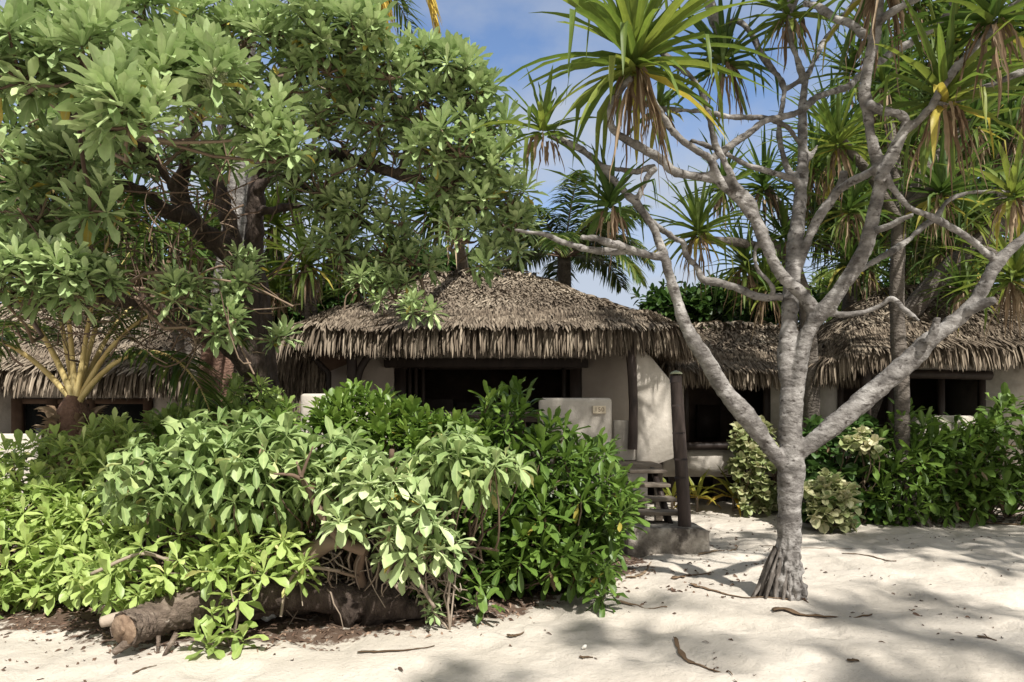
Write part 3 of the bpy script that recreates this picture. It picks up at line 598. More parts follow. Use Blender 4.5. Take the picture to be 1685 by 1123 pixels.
# ------------------------------------------------------------------ the pale branching pandanus in front
def trace(seq, D0, D1=None, n=None):
    """(px,py,half width px) list -> 3-D points and radii; depth runs from D0 to D1 (or a list)"""
    m = len(seq); Ds = np.interp(np.linspace(0, 1, m), np.linspace(0, 1, len(D0)), D0) if np.ndim(D0) else np.linspace(D0, D1, m)
    return np.array([P(a[0], a[1], d) for a, d in zip(seq, Ds)]), np.array([a[2] * d / F for a, d in zip(seq, Ds)])
def heads(parent, specs, mat='pandan', skirt=True, name='leaf_head'):
    """tufts of long strap leaves; (px,py,D,leaf length,leaf count,axis)"""
    for sp in specs:
        hx, hy, D, ln, nl = sp[:5]; ax = np.array(sp[5] if len(sp) > 5 else (0, -.1, 1.)); mt = sp[6] if len(sp) > 6 else mat
        sk = sp[7] if len(sp) > 7 else skirt
        c = P(hx, hy, D); ax = norm(ax[None])[0]; e1, e2 = frame(ax[None]); e1, e2 = e1[0], e2[0]
        k = np.arange(nl); t = (k + .5) / nl; az = k * 2.39996 + rng.normal(size=nl) * .2
        ph = np.radians(12 + 100 * t ** .85 + rng.normal(size=nl) * 8)
        d = ax * np.cos(ph)[:, None] + (e1 * np.cos(az)[:, None] + e2 * np.sin(az)[:, None]) * np.sin(ph)[:, None]
        l = ln * (.72 + .4 * np.sin(np.pi * np.clip(t, .1, .9))) * (.8 + .4 * rng.random(nl))
        kink = np.where(rng.random(nl) < .06 + .2 * (t > .5), .4 + .35 * rng.random(nl), 2.)
        b = c + d * .03 - ax * (t * ln * .18)[:, None]
        m = MB(); rr = np.clip(.55 * rng.random(nl) + .25 * t + .1, 0, .9); rr = np.where((t > .8) & (rng.random(nl) < .13), 1., rr)
        leaves(m, b, d, l, (.05 + .016 * ln) * (.8 + .4 * rng.random(nl)) * (.75 + .25 * min(ln, 1)), 'strap', droop=(.15 + 1.0 * t) * (.6 + .8 * rng.random(nl)), power=1.6, kink=kink, fold=.28, roll=.15, rnd=rr)
        o = m.build(name, M[mt], parent)
        if sk:
            n = int(nl * .5); m = MB(); az = rng.random(n) * 6.28; r = .05 * (1 + rng.random(n))
            d = np.stack([np.cos(az) * .9, np.sin(az) * .9, -.2 - rng.random(n)], -1)
            leaves(m, c - ax * (ln * (.12 + .2 * rng.random(n)))[:, None] + np.stack([np.cos(az) * r, np.sin(az) * r, 0 * r], -1), d, ln * (.3 + .6 * rng.random(n) ** 1.5), .018 + .022 * rng.random(n), 'strap', droop=3.5, power=.5, fold=.35, roll=.6, rnd=rng.random(n), wave=.10)
            m.build('dead_leaves', M['dead'], o)

UPPER = [(3.1, 6.6, 6.7), (4.0, 5.4, 6.8), (3.7, 5.9, 7.2), (2.9, 6.0, 7.3), (4.5, 5.0, 7.0), (4.1, 6.0, 6.9), (2.2, 6.4, 6.8), (3.4, 5.2, 6.6), (4.9, 5.4, 6.7), (2.6, 5.3, 6.9), (4.3, 7.2, 7.2), (1.3, 6.2, 7.1), (5.6, 6.6, 7.0), (3.2, 7.6, 7.5), (5.0, 8.0, 7.6)]  # unseen tufts added above the frame to shade the house and right side
T = thing('pandanus_tree', P(1295, 985, 6.09), 'pale grey many branched pandanus with rough flared roots, standing alone on the open sand', 'tree')
B = MB(); DT = 6.09
def limb(seq, D0, D1=None, sides=12, lump=.05):
    p, r = trace(seq, D0, D1); tube(B, p, r * np.where(r > .1, .84, .76), sides, 7, lump)
limb([(1293, 995, 31), (1294, 960, 27), (1296, 925, 24.5), (1298, 880, 22.5), (1299, 830, 23), (1301, 790, 25), (1302, 758, 25), (1301, 735, 21.5), (1301, 700, 20.5), (1302, 665, 21.5), (1301, 640, 20)], DT, DT, 18, .03)
limb([(1301, 770, 12), (1290, 765, 16), (1277, 752, 17), (1255, 721, 18), (1223, 679, 19), (1191, 641, 18), (1165, 597, 17), (1131, 542, 14.5), (1104, 461, 12.5), (1094, 424, 11.5), (1077, 380, 9.5), (1064, 358, 9), (1047, 335, 9), (1018, 306, 8), (993, 278, 8), (965, 253, 7.5), (936, 235, 6.5), (908, 222, 6)], [6.09, 6.05, 5.9, 5.75, 5.65, 5.7, 5.8])
limb([(1090, 424, 9), (1062, 419, 9), (1029, 407, 8.5), (1005, 401, 8), (980, 393, 7), (956, 391, 5)], 5.72, 5.4)
limb([(1050, 415, 8), (1002, 414, 7.5), (975, 412, 7), (928, 400, 6.5), (900, 387, 6), (872, 383, 5), (846, 378, 3.5)], 5.68, 5.5)
limb([(1047, 335, 7), (1057, 310, 6.5), (1068, 288, 6.5), (1080, 277, 5.5)], 5.68, 5.6)
limb([(1078, 274, 5), (1068, 276, 5.5), (1047, 283, 5.5), (1018, 279, 5.5), (993, 273, 5)], 5.65, 5.66)
limb([(1064, 360, 6), (1075, 366, 6), (1089, 378, 6), (1111, 393, 6), (1124, 400, 6.5), (1130, 421, 6.5), (1148, 441, 6.5), (1152, 455, 7), (1160, 462, 8), (1182, 465, 8), (1215, 475, 8.5), (1249, 489, 9), (1288, 489, 9)], [5.7, 6.0, 6.2, 6.15, 6.09])
limb([(1270, 485, 6), (1272, 476, 6), (1263, 461, 5.5), (1249, 448, 5.5), (1242, 424, 5), (1245, 404, 5), (1256, 400, 3.5)], 6.05, 5.9)
# the white middle stem
limb([(1302, 655, 14), (1295, 625, 16), (1293, 596, 18), (1297, 550, 18), (1300, 507, 17.5), (1304, 450, 17), (1309, 392, 15.5), (1315, 345, 14.5), (1319, 300, 13), (1321, 267, 12), (1321, 230, 11), (1321, 196, 9), (1321, 167, 8), (1325, 133, 7.5)], [6.09, 6.12, 6.2, 6.35, 6.5])
limb([(1324, 133, 7.5), (1310, 93, 6.5), (1301, 68, 6.5), (1298, 39, 6.5), (1298, 16, 5)], 6.5, 6.4)
limb([(1324, 135, 7), (1335, 110, 6.5), (1350, 78, 6.5), (1371, 50, 6.5), (1392, 21, 6), (1406, 0, 6), (1420, -40, 5)], 6.5, 6.9)
limb([(1325, 128, 6), (1307, 139, 6), (1291, 146, 6), (1285, 132, 6), (1268, 110, 6.5), (1250, 85, 7), (1239, 60, 7), (1221, 39, 6), (1205, 35, 6), (1188, 55, 5)], 6.5, 6.9)
limb([(1291, 144, 6), (1289, 167, 6), (1284, 192, 6), (1282, 221, 6.5), (1287, 249, 6.5), (1296, 278, 7), (1314, 305, 8)], 6.55, 6.3)
limb([(1316, 300, 7), (1296, 292, 7), (1264, 282, 6.5), (1228, 271, 6), (1200, 256, 6), (1168, 242, 5.5), (1136, 231, 4.5)], 6.25, 5.9)
limb([(1318, 236, 6), (1310, 228, 6), (1296, 210, 6), (1278, 201, 6), (1253, 194, 5.5), (1200, 193, 5.5), (1160, 184, 5.5), (1096, 180, 5), (1057, 172, 4.5)], 6.38, 5.7)
limb([(1574, -4, 7), (1560, 21, 7), (1535, 46, 7.5), (1503, 68, 8), (1471, 85, 8), (1446, 103, 7.5), (1414, 125, 7), (1399, 141, 7), (1371, 151, 7), (1342, 162, 7.5), (1325, 178, 8), (1300, 190, 8), (1260, 199, 8), (1236, 217, 8.5), (1200, 241, 9), (1171, 264, 9), (1178, 276, 8)], [7.0, 6.9, 6.6, 6.2, 5.9, 5.85])
limb([(1322, 268, 8), (1335, 256, 6), (1346, 238, 4)], 6.35, 6.3)
# three limbs reaching left to the big tuft
limb([(1338, 545, 11), (1339, 528, 13), (1333, 503, 14), (1315, 480, 13.5), (1289, 457, 13), (1271, 428, 12), (1257, 400, 11), (1243, 362, 11), (1235, 335, 11), (1214, 310, 10.5), (1193, 298, 10), (1160, 292, 10), (1128, 288, 9.5), (1108, 282, 9.5), (1089, 263, 9), (1061, 246, 8.5), (1029, 230, 8.5), (1008, 212, 8), (1004, 180, 7.5), (1020, 150, 7), (1040, 128, 6)], [6.05, 5.95, 5.85, 5.7, 5.5, 5.3])
limb([(1272, 420, 9), (1258, 388, 10), (1240, 358, 10.5), (1218, 331, 10), (1200, 314, 9.5), (1189, 305, 9.5), (1176, 280, 9), (1168, 262, 8.5), (1143, 246, 8), (1111, 221, 8), (1089, 189, 7.5), (1072, 157, 7), (1056, 128, 6)], [5.95, 5.8, 5.6, 5.35])
limb([(1214, 312, 7), (1203, 288, 8), (1190, 262, 8), (1178, 240, 8), (1168, 199, 7.5), (1158, 160, 7), (1138, 128, 6), (1114, 108, 5.5), (1085, 85, 5), (1060, 80, 4)], 5.75, 5.4)
# right-hand stem
limb([(1301, 680, 15), (1309, 650, 17), (1317, 599, 16), (1325, 560, 16), (1334, 538, 16), (1347, 520, 17), (1366, 500, 18), (1387, 470, 16), (1407, 440, 15.5), (1424, 408, 15), (1432, 375, 14.5), (1442, 335, 14), (1450, 295, 13), (1441, 255, 11), (1432, 218, 10.5), (1427, 180, 11), (1422, 153, 13), (1427, 120, 13), (1433, 90, 12), (1440, 55, 11.5), (1446, 20, 11), (1447, -30, 10)], [6.09, 6.0, 5.8, 5.55, 5.4, 5.3])
limb([(1446, 300, 11), (1455, 280, 12), (1467, 256, 12), (1482, 228, 11.5), (1489, 203, 10.5), (1480, 189, 10), (1450, 182, 10), (1428, 171, 9)], [5.5, 5.45, 5.38])
limb([(1485, 220, 9), (1498, 210, 9.5), (1520, 190, 10), (1538, 167, 10), (1553, 139, 10), (1577, 110, 10), (1610, 75, 10), (1645, 36, 9.5), (1674, 2, 9), (1700, -30, 8)], 5.48, 5.1)
limb([(1540, 172, 7), (1555, 170, 7), (1577, 164, 7), (1610, 150, 7), (1649, 132, 7), (1690, 116, 7), (1730, 100, 6)], 5.42, 5.5)
limb([(1424, 60, 9), (1399, 39, 9), (1378, 32, 9.5), (1357, 18, 9), (1342, 9, 8), (1322, 6, 6)], 5.33, 5.6)
limb([(1440, 40, 9), (1460, 25, 8.5), (1485, 10, 8), (1510, -3, 7.5), (1540, -25, 7)], 5.33, 5.0)
limb([(1303, 470, 9), (1311, 448, 10), (1322, 415, 10), (1336, 380, 10), (1353, 349, 10), (1374, 320, 10), (1384, 303, 9.5), (1389, 282, 8)], 6.2, 5.9)
limb([(1378, 316, 8), (1399, 300, 8.5), (1420, 290, 8.5), (1445, 276, 8)], 5.95, 5.5)
limb([(1356, 512, 7), (1375, 482, 8), (1397, 455, 7.5), (1431, 435, 7), (1467, 414, 7), (1496, 394, 6.5), (1518, 374, 6), (1541, 356, 6), (1560, 331, 5.5), (1592, 318, 5), (1630, 316, 5), (1664, 316, 4.5)], 5.9, 6.6)
limb([(1440, 380, 7), (1462, 372, 6.5), (1482, 362, 6.5), (1503, 354, 4)], 5.62, 5.4)
limb([(1458, 285, 7), (1466, 305, 7), (1485, 331, 7), (1503, 345, 7.5), (1538, 360, 7.5), (1570, 377, 7.5), (1599, 396, 7.5), (1620, 414, 8), (1645, 434, 9)], 5.5, 5.75)
limb([(1340, 530, 7), (1357, 518, 6.5), (1389, 518, 6), (1421, 514, 6), (1449, 503, 6), (1467, 491, 6.5), (1485, 507, 5.5), (1502, 520, 4.5), (1513, 528, 3)], 6.0, 5.6)
# right limb
limb([(1302, 765, 13), (1312, 748, 17), (1332, 732, 18), (1360, 710, 19), (1399, 678, 20), (1449, 635, 20), (1496, 594, 20), (1530, 560, 18.5), (1556, 540, 17), (1580, 520, 15.5), (1606, 494, 14), (1624, 462, 13), (1642, 432, 12.5), (1663, 411, 11), (1690, 388, 11), (1740, 350, 10)], [6.09, 6.0, 5.85, 5.75, 5.7])
limb([(1590, 512, 9), (1606, 506, 9.5), (1622, 499, 9.5), (1637, 495, 8.5)], 5.75, 5.6)
limb([(1525, 566, 9), (1536, 548, 9), (1543, 523, 7)], 5.76, 5.7)
fz = rng.random(60)
# flared root wedges at the foot
c = P(1294, 985, DT)
for k in range(9):
    a = k / 9 * 6.28 + rng.normal() * .12; tube(B, [c + (math.cos(a) * .075, math.sin(a) * .075, .34), c + (math.cos(a) * .115, math.sin(a) * .11, .15), c + (math.cos(a) * .15, math.sin(a) * .13, -.04)], [.028, .034, .026], 6, 4, .15)
tr = B.build('trunk', M['pale_bark'], T); fuse(tr, .0135, 2)
# scars and knuckles: little knob displacement
V = np.empty(len(tr.data.vertices) * 3, np.float32); tr.data.vertices.foreach_get('co', V); V = V.reshape(-1, 3)
Nn = np.empty_like(V).ravel(); tr.data.vertices.foreach_get('normal', Nn); Nn = Nn.reshape(-1, 3)
q = vnoise(V[:, 0] * 22 + V[:, 1] * 9, V[:, 2] * 26) - .5; q2 = vnoise(V[:, 0] * 6 + 3, V[:, 2] * 7 + V[:, 1] * 5) - .5
low = np.clip((.62 - V[:, 2]) / .3, 0, 1); q3 = vnoise(np.arctan2(V[:, 0] - P(1294, 985, DT)[0], V[:, 1] - DT) * 6 + 60, V[:, 2] * 16) - .5
kn = np.zeros(len(V)); idx = rng.integers(0, len(V), 150)
for i_ in idx:
    r_ = .012 + .022 * rng.random(); dd = np.linalg.norm(V - V[i_], axis=1); kn += (.011 * np.exp(-(dd / r_) ** 2) - .010 * np.exp(-(dd / (r_ * .45)) ** 2)) * rng.choice([1, 1, -.6])
V = V + Nn * (q * .011 + q2 * .013 + kn + low * q3 * .07)[:, None]
tr.data.vertices.foreach_set('co', V.astype(np.float32).ravel()); tr.data.update()
for k in range(40):                                  # splayed strands of old prop roots, longest on the left
    a = rng.random() * 6.28; left = max(0, -math.cos(a)); z1 = (.16 + .22 * left) * (.7 + .6 * rng.random()); r1 = .145 + .03 * rng.random() + .17 * left * rng.random()
    b = MB(); p0 = c + (math.cos(a) * .10, math.sin(a) * .10, z1); p2 = c + (math.cos(a) * r1, math.sin(a) * r1 * .85, -.02)
    tube(b, [p0, p0 * .5 + p2 * .5 + (rng.normal() * .008, rng.normal() * .008, .015), p2], [.009 + .008 * rng.random(), .012 + .010 * rng.random(), .009], 6, 4, .18); b.build('prop_root', M['root_bark'], T)
heads(T, [
    (1046, 78, 5.3, 1.05, 80, (.0, -.15, 1), 'pandan_bright'),
    (893, 208, 5.8, .50, 26, (-.1, -.1, 1), 'pandan_bright'),
    (1190, 92, 6.9, .72, 44, (-.1, 0, 1), 'pandan'),
    (1299, 16, 6.4, .55, 34, (.0, 0, 1), 'pandan_bright'),
    (1556, 148, 5.45, .82, 44, (.1, 0, 1), 'pandan_bright'),
    (1668, 312, 6.6, .60, 36, (.2, 0, 1), 'pandan_bright'),
    (1003, 330, 5.75, .52, 30, (-.1, 0, 1), 'pandan'),
    (1085, 172, 5.9, .40, 22, (0, 0, 1), 'pandan'),
    (1450, -60, 5.3, .9, 40, (.0, 0, 1), 'pandan'),
    (1640, 10, 5.1, .8, 38, (.2, 0, 1), 'pandan'),
    (1740, 85, 5.5, .9, 40, (.3, 0, 1), 'pandan_bright'),
])
B = MB(); UPH = []
for (x_, y_, z_) in UPPER:
    top = np.array((x_, y_, z_)); cand = np.array([P(1446, -25, 5.3), P(1674, 0, 5.1), P(1420, -40, 6.9), P(1510, -5, 5.25), P(1298, 20, 6.4), P(1574, 0, 7.0), P(1190, 70, 6.9)])
    c0 = cand[np.argmin(((cand - top) ** 2).sum(1))]; tube(B, [c0, c0 * .5 + top * .5 + (rng.normal() * .15, rng.normal() * .15, -.1), top], [.055, .05, .04], 8)
    UPH.append(((x_ * F / y_) + CX, HY - (z_ - CZ) * F / y_, y_, .85, 38, (0, 0, 1), 'pandan'))
B.build('upper_limbs', M['pale_bark'], T); heads(T, UPH)  # limbs and leaves of the unseen crown added for its shade

# ------------------------------------------------------------------ pandanus trees behind
def pandanus(label, base, limbs, hd, mat='pandan', trunkmat='grey_bark', roots=True, group='pandanus trees behind the bungalows'):
    t = thing('pandanus_tree', base, label, 'tree', group)
    b = MB()
    for seq, D0, D1 in limbs:
        p, r = trace(seq, D0, D1); tube(b, p, r, 10, 6, .05)
    b.build('trunk', M[trunkmat], t)
    if roots:
        bb = MB(); p0 = trace(limbs[0][0], limbs[0][1], limbs[0][2])[0][0]
        p0 = np.array(base)
        for k in range(14):
            a = k / 14 * 6.28; tube(bb, [p0 + (0, 0, .95), p0 + (math.cos(a) * .16, math.sin(a) * .16, .6), p0 + (math.cos(a) * .38, math.sin(a) * .38, -.05)], [.035, .035, .04], 6, 4)
        bb.build('stilt_roots', M['grey_bark'], t)
    heads(t, hd, mat)
    return t
UPX = (0, -.15, 1)
def fillheads(n, x0, x1, y0, y1, D0, D1, ln):
    r = []
    while len(r) < n:
        a, c, D = rng.uniform(x0, x1), rng.uniform(y0, y1), rng.uniform(D0, D1)
        if c < 150 - (a - 1330) * 1.1: continue
        r.append((a, c, D, ln * (.8 + .4 * rng.random()), 44, UPX, 'pandan_bright' if rng.random() < .35 else 'pandan'))
    return r
pandanus('pandanus with straight banded grey trunk and stilt roots before the right hand thatched roof', P(1484, 735, 10.3) * (1, 1, 0),
    [([(1484, 760, 12), (1484, 640, 11.5), (1478, 560, 11.5), (1476, 480, 11), (1478, 400, 11), (1480, 340, 10)], 10.3, 10.4), ([(1479, 365, 9), (1440, 300, 8), (1400, 250, 7), (1382, 225, 6)], 10.4, 10), ([(1479, 350, 9), (1520, 320, 8), (1545, 305, 7)], 10.4, 10.1),
     ([(1480, 340, 9), (1470, 250, 8), (1455, 150, 7)], 10.4, 10.6), ([(1479, 345, 8), (1540, 260, 7), (1595, 200, 6)], 10.4, 10.8)],
    [(1380, 225, 9.9, 1.0, 48, UPX, 'pandan_bright'), (1548, 305, 10.0, 1.15, 50, UPX), (1454, 130, 10.6, 1.1, 46, UPX), (1602, 190, 10.8, 1.2, 48, UPX), (1400, 335, 10.4, .9, 40, UPX), (1500, 225, 10.9, 1.1, 44, UPX), (1345, 265, 10.8, .9, 40, UPX)])
pandanus('leaning pandanus with thick diagonal trunk and hanging leaves at the far right', P(1400, 700, 12.9) * (1, 1, 0),
    [([(1420, 700, 16), (1470, 560, 16), (1525, 480, 16), (1580, 425, 15), (1640, 375, 14), (1700, 330, 12)], 12.9, 11.6), ([(1600, 410, 12), (1630, 420, 10), (1655, 440, 8)], 12.2, 11.0), ([(1640, 375, 11), (1650, 290, 9), (1660, 220, 8)], 12, 11.8)],
    [(1672, 445, 9.6, 1.15, 54, (.0, -.3, 1), 'pandan_bright'), (1660, 215, 11.8, 1.2, 48, UPX), (1720, 320, 11.6, 1.3, 50, UPX), (1600, 350, 12.0, 1.0, 44, UPX), (1585, 470, 11.8, .8, 40, UPX), (1700, 130, 11.8, 1.2, 44, UPX), (1560, 400, 12.4, 1.0, 40, UPX)])
pandanus('pandanus with thin grey trunk directly behind the pale tree, drooping skirts below its tufts', P(1334, 720, 11.6) * (1, 1, 0),
    [([(1336, 760, 13), (1336, 640, 12), (1330, 540, 12), (1318, 470, 11), (1290, 420, 10), (1262, 395, 8)], 11.6, 11), ([(1318, 470, 9), (1260, 450, 8), (1225, 440, 7)], 11.3, 10.8), ([(1290, 420, 8), (1220, 400, 7), (1155, 395, 6)], 11.2, 9.6), ([(1320, 475, 9), (1290, 360, 8), (1262, 310, 7)], 11.4, 11)],
    [(1150, 372, 9.0, .85, 54, (0, -.3, 1), 'pandan_bright'), (1225, 428, 10.6, .85, 44, UPX), (1258, 300, 11, .95, 46, UPX), (1190, 300, 10.5, .85, 40, UPX), (1290, 385, 11, .8, 40, UPX), (1265, 470, 10.6, .8, 40, UPX, 'pandan_bright')])
pandanus('tall dense pandanus thicket tree rising at the back, upper right corner', P(1600, 700, 15.5) * (1, 1, 0),
    [([(1590, 700, 14), (1585, 450, 13), (1580, 250, 12), (1570, 60, 10)], 15.5, 14.5), ([(1582, 300, 9), (1500, 180, 8), (1440, 60, 6)], 15, 14), ([(1582, 280, 9), (1650, 150, 7), (1690, 40, 6)], 15, 14)],
    [(1570, 50, 14.3, 1.4, 50, UPX), (1440, 55, 14, 1.3, 48, UPX), (1690, 40, 14, 1.4, 48, UPX), (1510, -10, 14, 1.4, 44, UPX), (1630, 130, 14.2, 1.4, 46, UPX), (1540, 170, 14.5, 1.4, 46, UPX), (1480, 130, 14.6, 1.3, 44, UPX), (1400, 110, 14.6, 1.2, 44, UPX), (1620, -30, 14, 1.4, 44, UPX), (1590, 250, 14.6, 1.4, 44, UPX), (1450, 240, 14.8, 1.3, 44, UPX), (1330, 330, 14.5, 1.2, 44, UPX), (1400, 400, 14.5, 1.2, 44, UPX), (1510, 400, 14.5, 1.3, 44, UPX), (1690, 380, 14.5, 1.4, 44, UPX)] + fillheads(16, 1360, 1700, 0, 430, 13.2, 15, 1.3), roots=False)
pandanus('tall pandanus at the back, between the pale stems above the low straight roof', P(1400, 700, 16.0) * (1, 1, 0),
    [([(1400, 700, 14), (1398, 450, 13), (1395, 330, 11)], 16, 15), ([(1397, 420, 8), (1340, 340, 7), (1310, 290, 6)], 15.5, 14.5)],
    fillheads(14, 1290, 1480, 180, 440, 13, 15.5, 1.1), roots=False)
pandanus('bright leaved pandanus between the thick dark tree and the central thatched roof', P(520, 700, 12.6) * (1, 1, 0),
    [([(520, 700, 12), (515, 560, 11), (505, 430, 10)], 12.6, 11), ([(510, 520, 8), (470, 450, 7), (452, 380, 6)], 12.2, 11.6), ([(512, 500, 8), (545, 430, 7), (565, 400, 6)], 12.2, 12), ([(508, 440, 8), (485, 350, 7), (480, 300, 6)], 12, 12), ([(512, 520, 8), (440, 470, 7), (380, 410, 6), (352, 320, 5)], 12.2, 12.1), ([(440, 470, 6), (415, 400, 5), (405, 350, 5)], 12.1, 11.8)],
    [(505, 425, 10.9, .95, 60, (0, -.35, 1), 'pandan_bright'), (452, 360, 11.6, 1.0, 50, UPX, 'pandan_bright'), (568, 400, 12, 1.0, 50, UPX), (480, 310, 12, 1.0, 50, UPX, 'pandan_bright'), (545, 340, 12.4, 1.0, 44, UPX, 'pandan_bright'), (455, 470, 11.6, .9, 44, UPX, 'pandan_bright'), (590, 470, 12.2, .9, 44, UPX), (405, 335, 11.8, 1.1, 50, UPX), (350, 300, 12.2, 1.1, 50, UPX), (425, 450, 11.8, 1., 50, UPX), (320, 400, 12, 1.1, 50, UPX), (370, 390, 12, 1.1, 50, UPX)])
pandanus('dark pandanus with leaves hanging to the left over the central roof', P(770, 700, 17.2) * (1, 1, 0),
    [([(770, 600, 10), (765, 480, 10), (755, 400, 9), (735, 330, 8)], 17.2, 10)],
    [(728, 335, 9.6, .95, 58, (-.55, -.2, .5), 'pandan'), (700, 350, 10, .8, 30, (-.8, -.2, .2), 'pandan')], roots=False)
pandanus('pandanus with brown hanging dead leaves behind the left branches of the thick dark tree', P(318, 700, 10.4) * (1, 1, 0),
    [([(318, 700, 13), (310, 600, 12), (270, 480, 11), (212, 370, 9)], 10.4, 8.9)],
    [(212, 345, 8.9, .85, 44, UPX), (150, 400, 9, .8, 40, UPX), (285, 385, 9.2, .85, 44, UPX), (240, 420, 9, .8, 50, UPX), (180, 430, 9, .7, 50, UPX)], roots=False)

# ------------------------------------------------------------------ coconut palms
def frond(mbl, mbr, p0, d0, ln, droop, lf=.5, n=46, start=.18, rad=.022, hang=.9, width=.03, path=None):
    """one pinnate frond: curved rachis (mbr) and drooping leaflets either side (mbl)"""
    K = 14; d = norm(np.asarray(d0, float)[None])[0]; p = np.array(p0, float); pts = [p.copy()]; ds = [d.copy()]
    for k in range(K):
        d = norm((d + np.array((0, 0, -droop)) * (.3 + 1.4 * k / K) / K)[None])[0]; p = p + d * ln / K; pts.append(p.copy()); ds.append(d.copy())
    pts = np.array(pts); ds = np.array(ds)
    if path is not None: pts = catmull(np.array(path), 5); K = len(pts) - 1; ds = norm(np.gradient(pts, axis=0))
    tube(mbr, pts, np.linspace(rad, rad * .15, K + 1), 6, smoothpath=False)
    t = np.linspace(start, .99, n); x = np.linspace(0, 1, K + 1)
    q = np.stack([np.interp(t, x, pts[:, i]) for i in range(3)], -1); g = norm(np.stack([np.interp(t, x, ds[:, i]) for i in range(3)], -1))
    s = np.cross(g, UP); s = norm(np.where(np.linalg.norm(s, axis=1, keepdims=True) < .1, np.array((1., 0, 0)), s)); up = np.cross(s, g)
    l = lf * np.sin(np.pi * (.14 + .80 * (t - start) / (1 - start))) ** .7
    for sg in (1, -1):
        a = .75 + .5 * rng.random(n)
        dd = s * sg * 1.0 + g * a[:, None] * .75 + up * .18 + rng.normal(size=(n, 3)) * .10
        leaves(mbl, q, dd, l * (.85 + .3 * rng.random(n)), width, 'needle', droop=hang * (.7 + .6 * rng.random(n)), power=.9, fold=.3, roll=.3)
def palm(label, base, trunk, crown, fronds, mat, trunkmat='grey_bark', name='coconut_palm', lf=.5, yellow=(), hang=.9, rad=.022, start=.18, n=46, rachis='twig', width=.03):
    t = thing(name, base, label, 'palm tree'); 
    if trunk:
        p, r = trace(*trunk); hi = sum(q[1] > 540 for q in trunk[0]) if trunkmat == 'red_bark' else len(p)
        b = MB(); tube(b, p[:hi + 1], r[:hi + 1], 12, 6, .04); b.build('trunk', M[trunkmat], t)
        if hi < len(p) - 1: b = MB(); tube(b, p[hi:], r[hi:], 12, 6, .04); b.build('upper_trunk', M['pale_bark'], t)
    for k, (d, ln, dr) in enumerate(fronds):
        ml, mr = MB(), MB(); frond(ml, mr, crown, (0, 0, 1) if np.ndim(d) == 2 else d, ln, dr, lf, n=n, hang=hang, rad=rad, start=start, width=width, path=[crown] + list(d) if np.ndim(d) == 2 else None)
        st = mr.build('frond', M[rachis], t); ml.build('leaflets', M['coco_yellow' if k in yellow else mat], st)
    return t
M['petiole'] = rough_mat('yellow_petiole', [(.3, (.36, .26, .10)), (.6, (.50, .40, .18)), (.8, (.56, .48, .26))], scale=5, rough=.6, bump=.2, stretch=(1, 1, .3))
# palm behind the main roof
cr = P(928, 425, 14.5); fr = []
for k in range(20):
    a = k * 2.4; e = (.15 + 1.1 * (1 - k / 20)); fr.append(((math.cos(a), math.sin(a) * .8, e), 1.9 + .4 * rng.random(), 1.1 + .9 * (k / 20)))
pt = palm('green coconut palm whose crown rises just behind the peak of the central roof', P(928, 690, 17.0) * (1, 1, 0), ([(935, 700, 14), (930, 560, 12), (928, 425, 11)], 17.2, 14.5), cr, fr, 'coco', yellow=(), lf=.62, n=80, hang=1.2, width=.042)
# tall palm: trunk rises out of the frame, fronds hang back in at the top
cr = P(430, -190, 9.3); fr = []
PA = [P(520, -200, 9.1), P(610, -140, 8.9), P(680, -55, 8.8), P(706, 0, 8.8), P(716, 45, 8.8)]; PB = [P(500, -180, 8.9), P(570, -110, 8.7), P(612, -40, 8.6), P(624, 0, 8.6), P(630, 28, 8.6)]
for k in range(13):
    a = k * 2.4 + .4; fr.append(((math.cos(a), math.sin(a), .55 - .06 * k), 3.2, 1.2 + .05 * k))
fr += [(PA, 3.3, 2.0), (PB, 2.9, 2.3)]
palm('tall coconut palm with leaning reddish trunk and yellow fronds, rising through the left tree', P(338, 700, 9.4) * (1, 1, 0), ([(332, 790, 22), (340, 660, 19), (350, 575, 17), (356, 530, 16), (372, 430, 15), (388, 320, 14), (398, 230, 13), (410, 60, 12), (430, -190, 11)], 9.4, 9.3), cr, fr, 'coco', 'red_bark', yellow=(13, 14), lf=.6, n=60)
# second reddish trunk beside it
palm('slim palm with second reddish trunk right beside the leaning one, crown lost above', P(368, 700, 9.9) * (1, 1, 0), ([(366, 790, 14), (370, 660, 12), (376, 560, 11), (392, 420, 11), (404, 300, 10), (408, 120, 10), (410, -160, 9)], 9.9, 10.2), P(410, -170, 10.2), [((math.cos(k * 2.4), math.sin(k * 2.4), .6 - .07 * k), 2.8, 1.4) for k in range(10)], 'coco', 'red_bark', lf=.55, n=46)
# young palm on the left
cr = P(125, 668, 7.4); fr = []
for (tx, ty, dy, ln, dr) in ((30, 540, -.2, 2.3, 2.8), (62, 500, -.3, 2.5, 2.4), (96, 480, .1, 2.6, 1.4), (110, 460, -.2, 2.5, 1.0), (150, 480, -.25, 2.5, 1.3), (165, 480, .2, 2.6, 1.8), (205, 500, -.1, 2.5, 2.5), (222, 520, -.3, 2.3, 2.6), (75, 520, .3, 2.5, 2.4), (190, 490, .4, 2.5, 2.2)):
    v = P(tx, ty, 7.4 + dy) - cr; fr.append((v, ln, dr))
yp = palm('young coconut palm with thick yellow leaf stalks behind the lime green shrub', P(122, 745, 7.5) * (1, 1, 0), ([(120, 900, 34), (119, 760, 32), (120, 700, 30), (122, 672, 22), (124, 650, 12)], 7.5, 7.4), cr, fr, 'coco', 'red_bark', lf=.62, n=56, rachis='petiole', rad=.036, start=.34, hang=1.1)
m = MB(); n = 90; az = rng.random(n) * 6.28
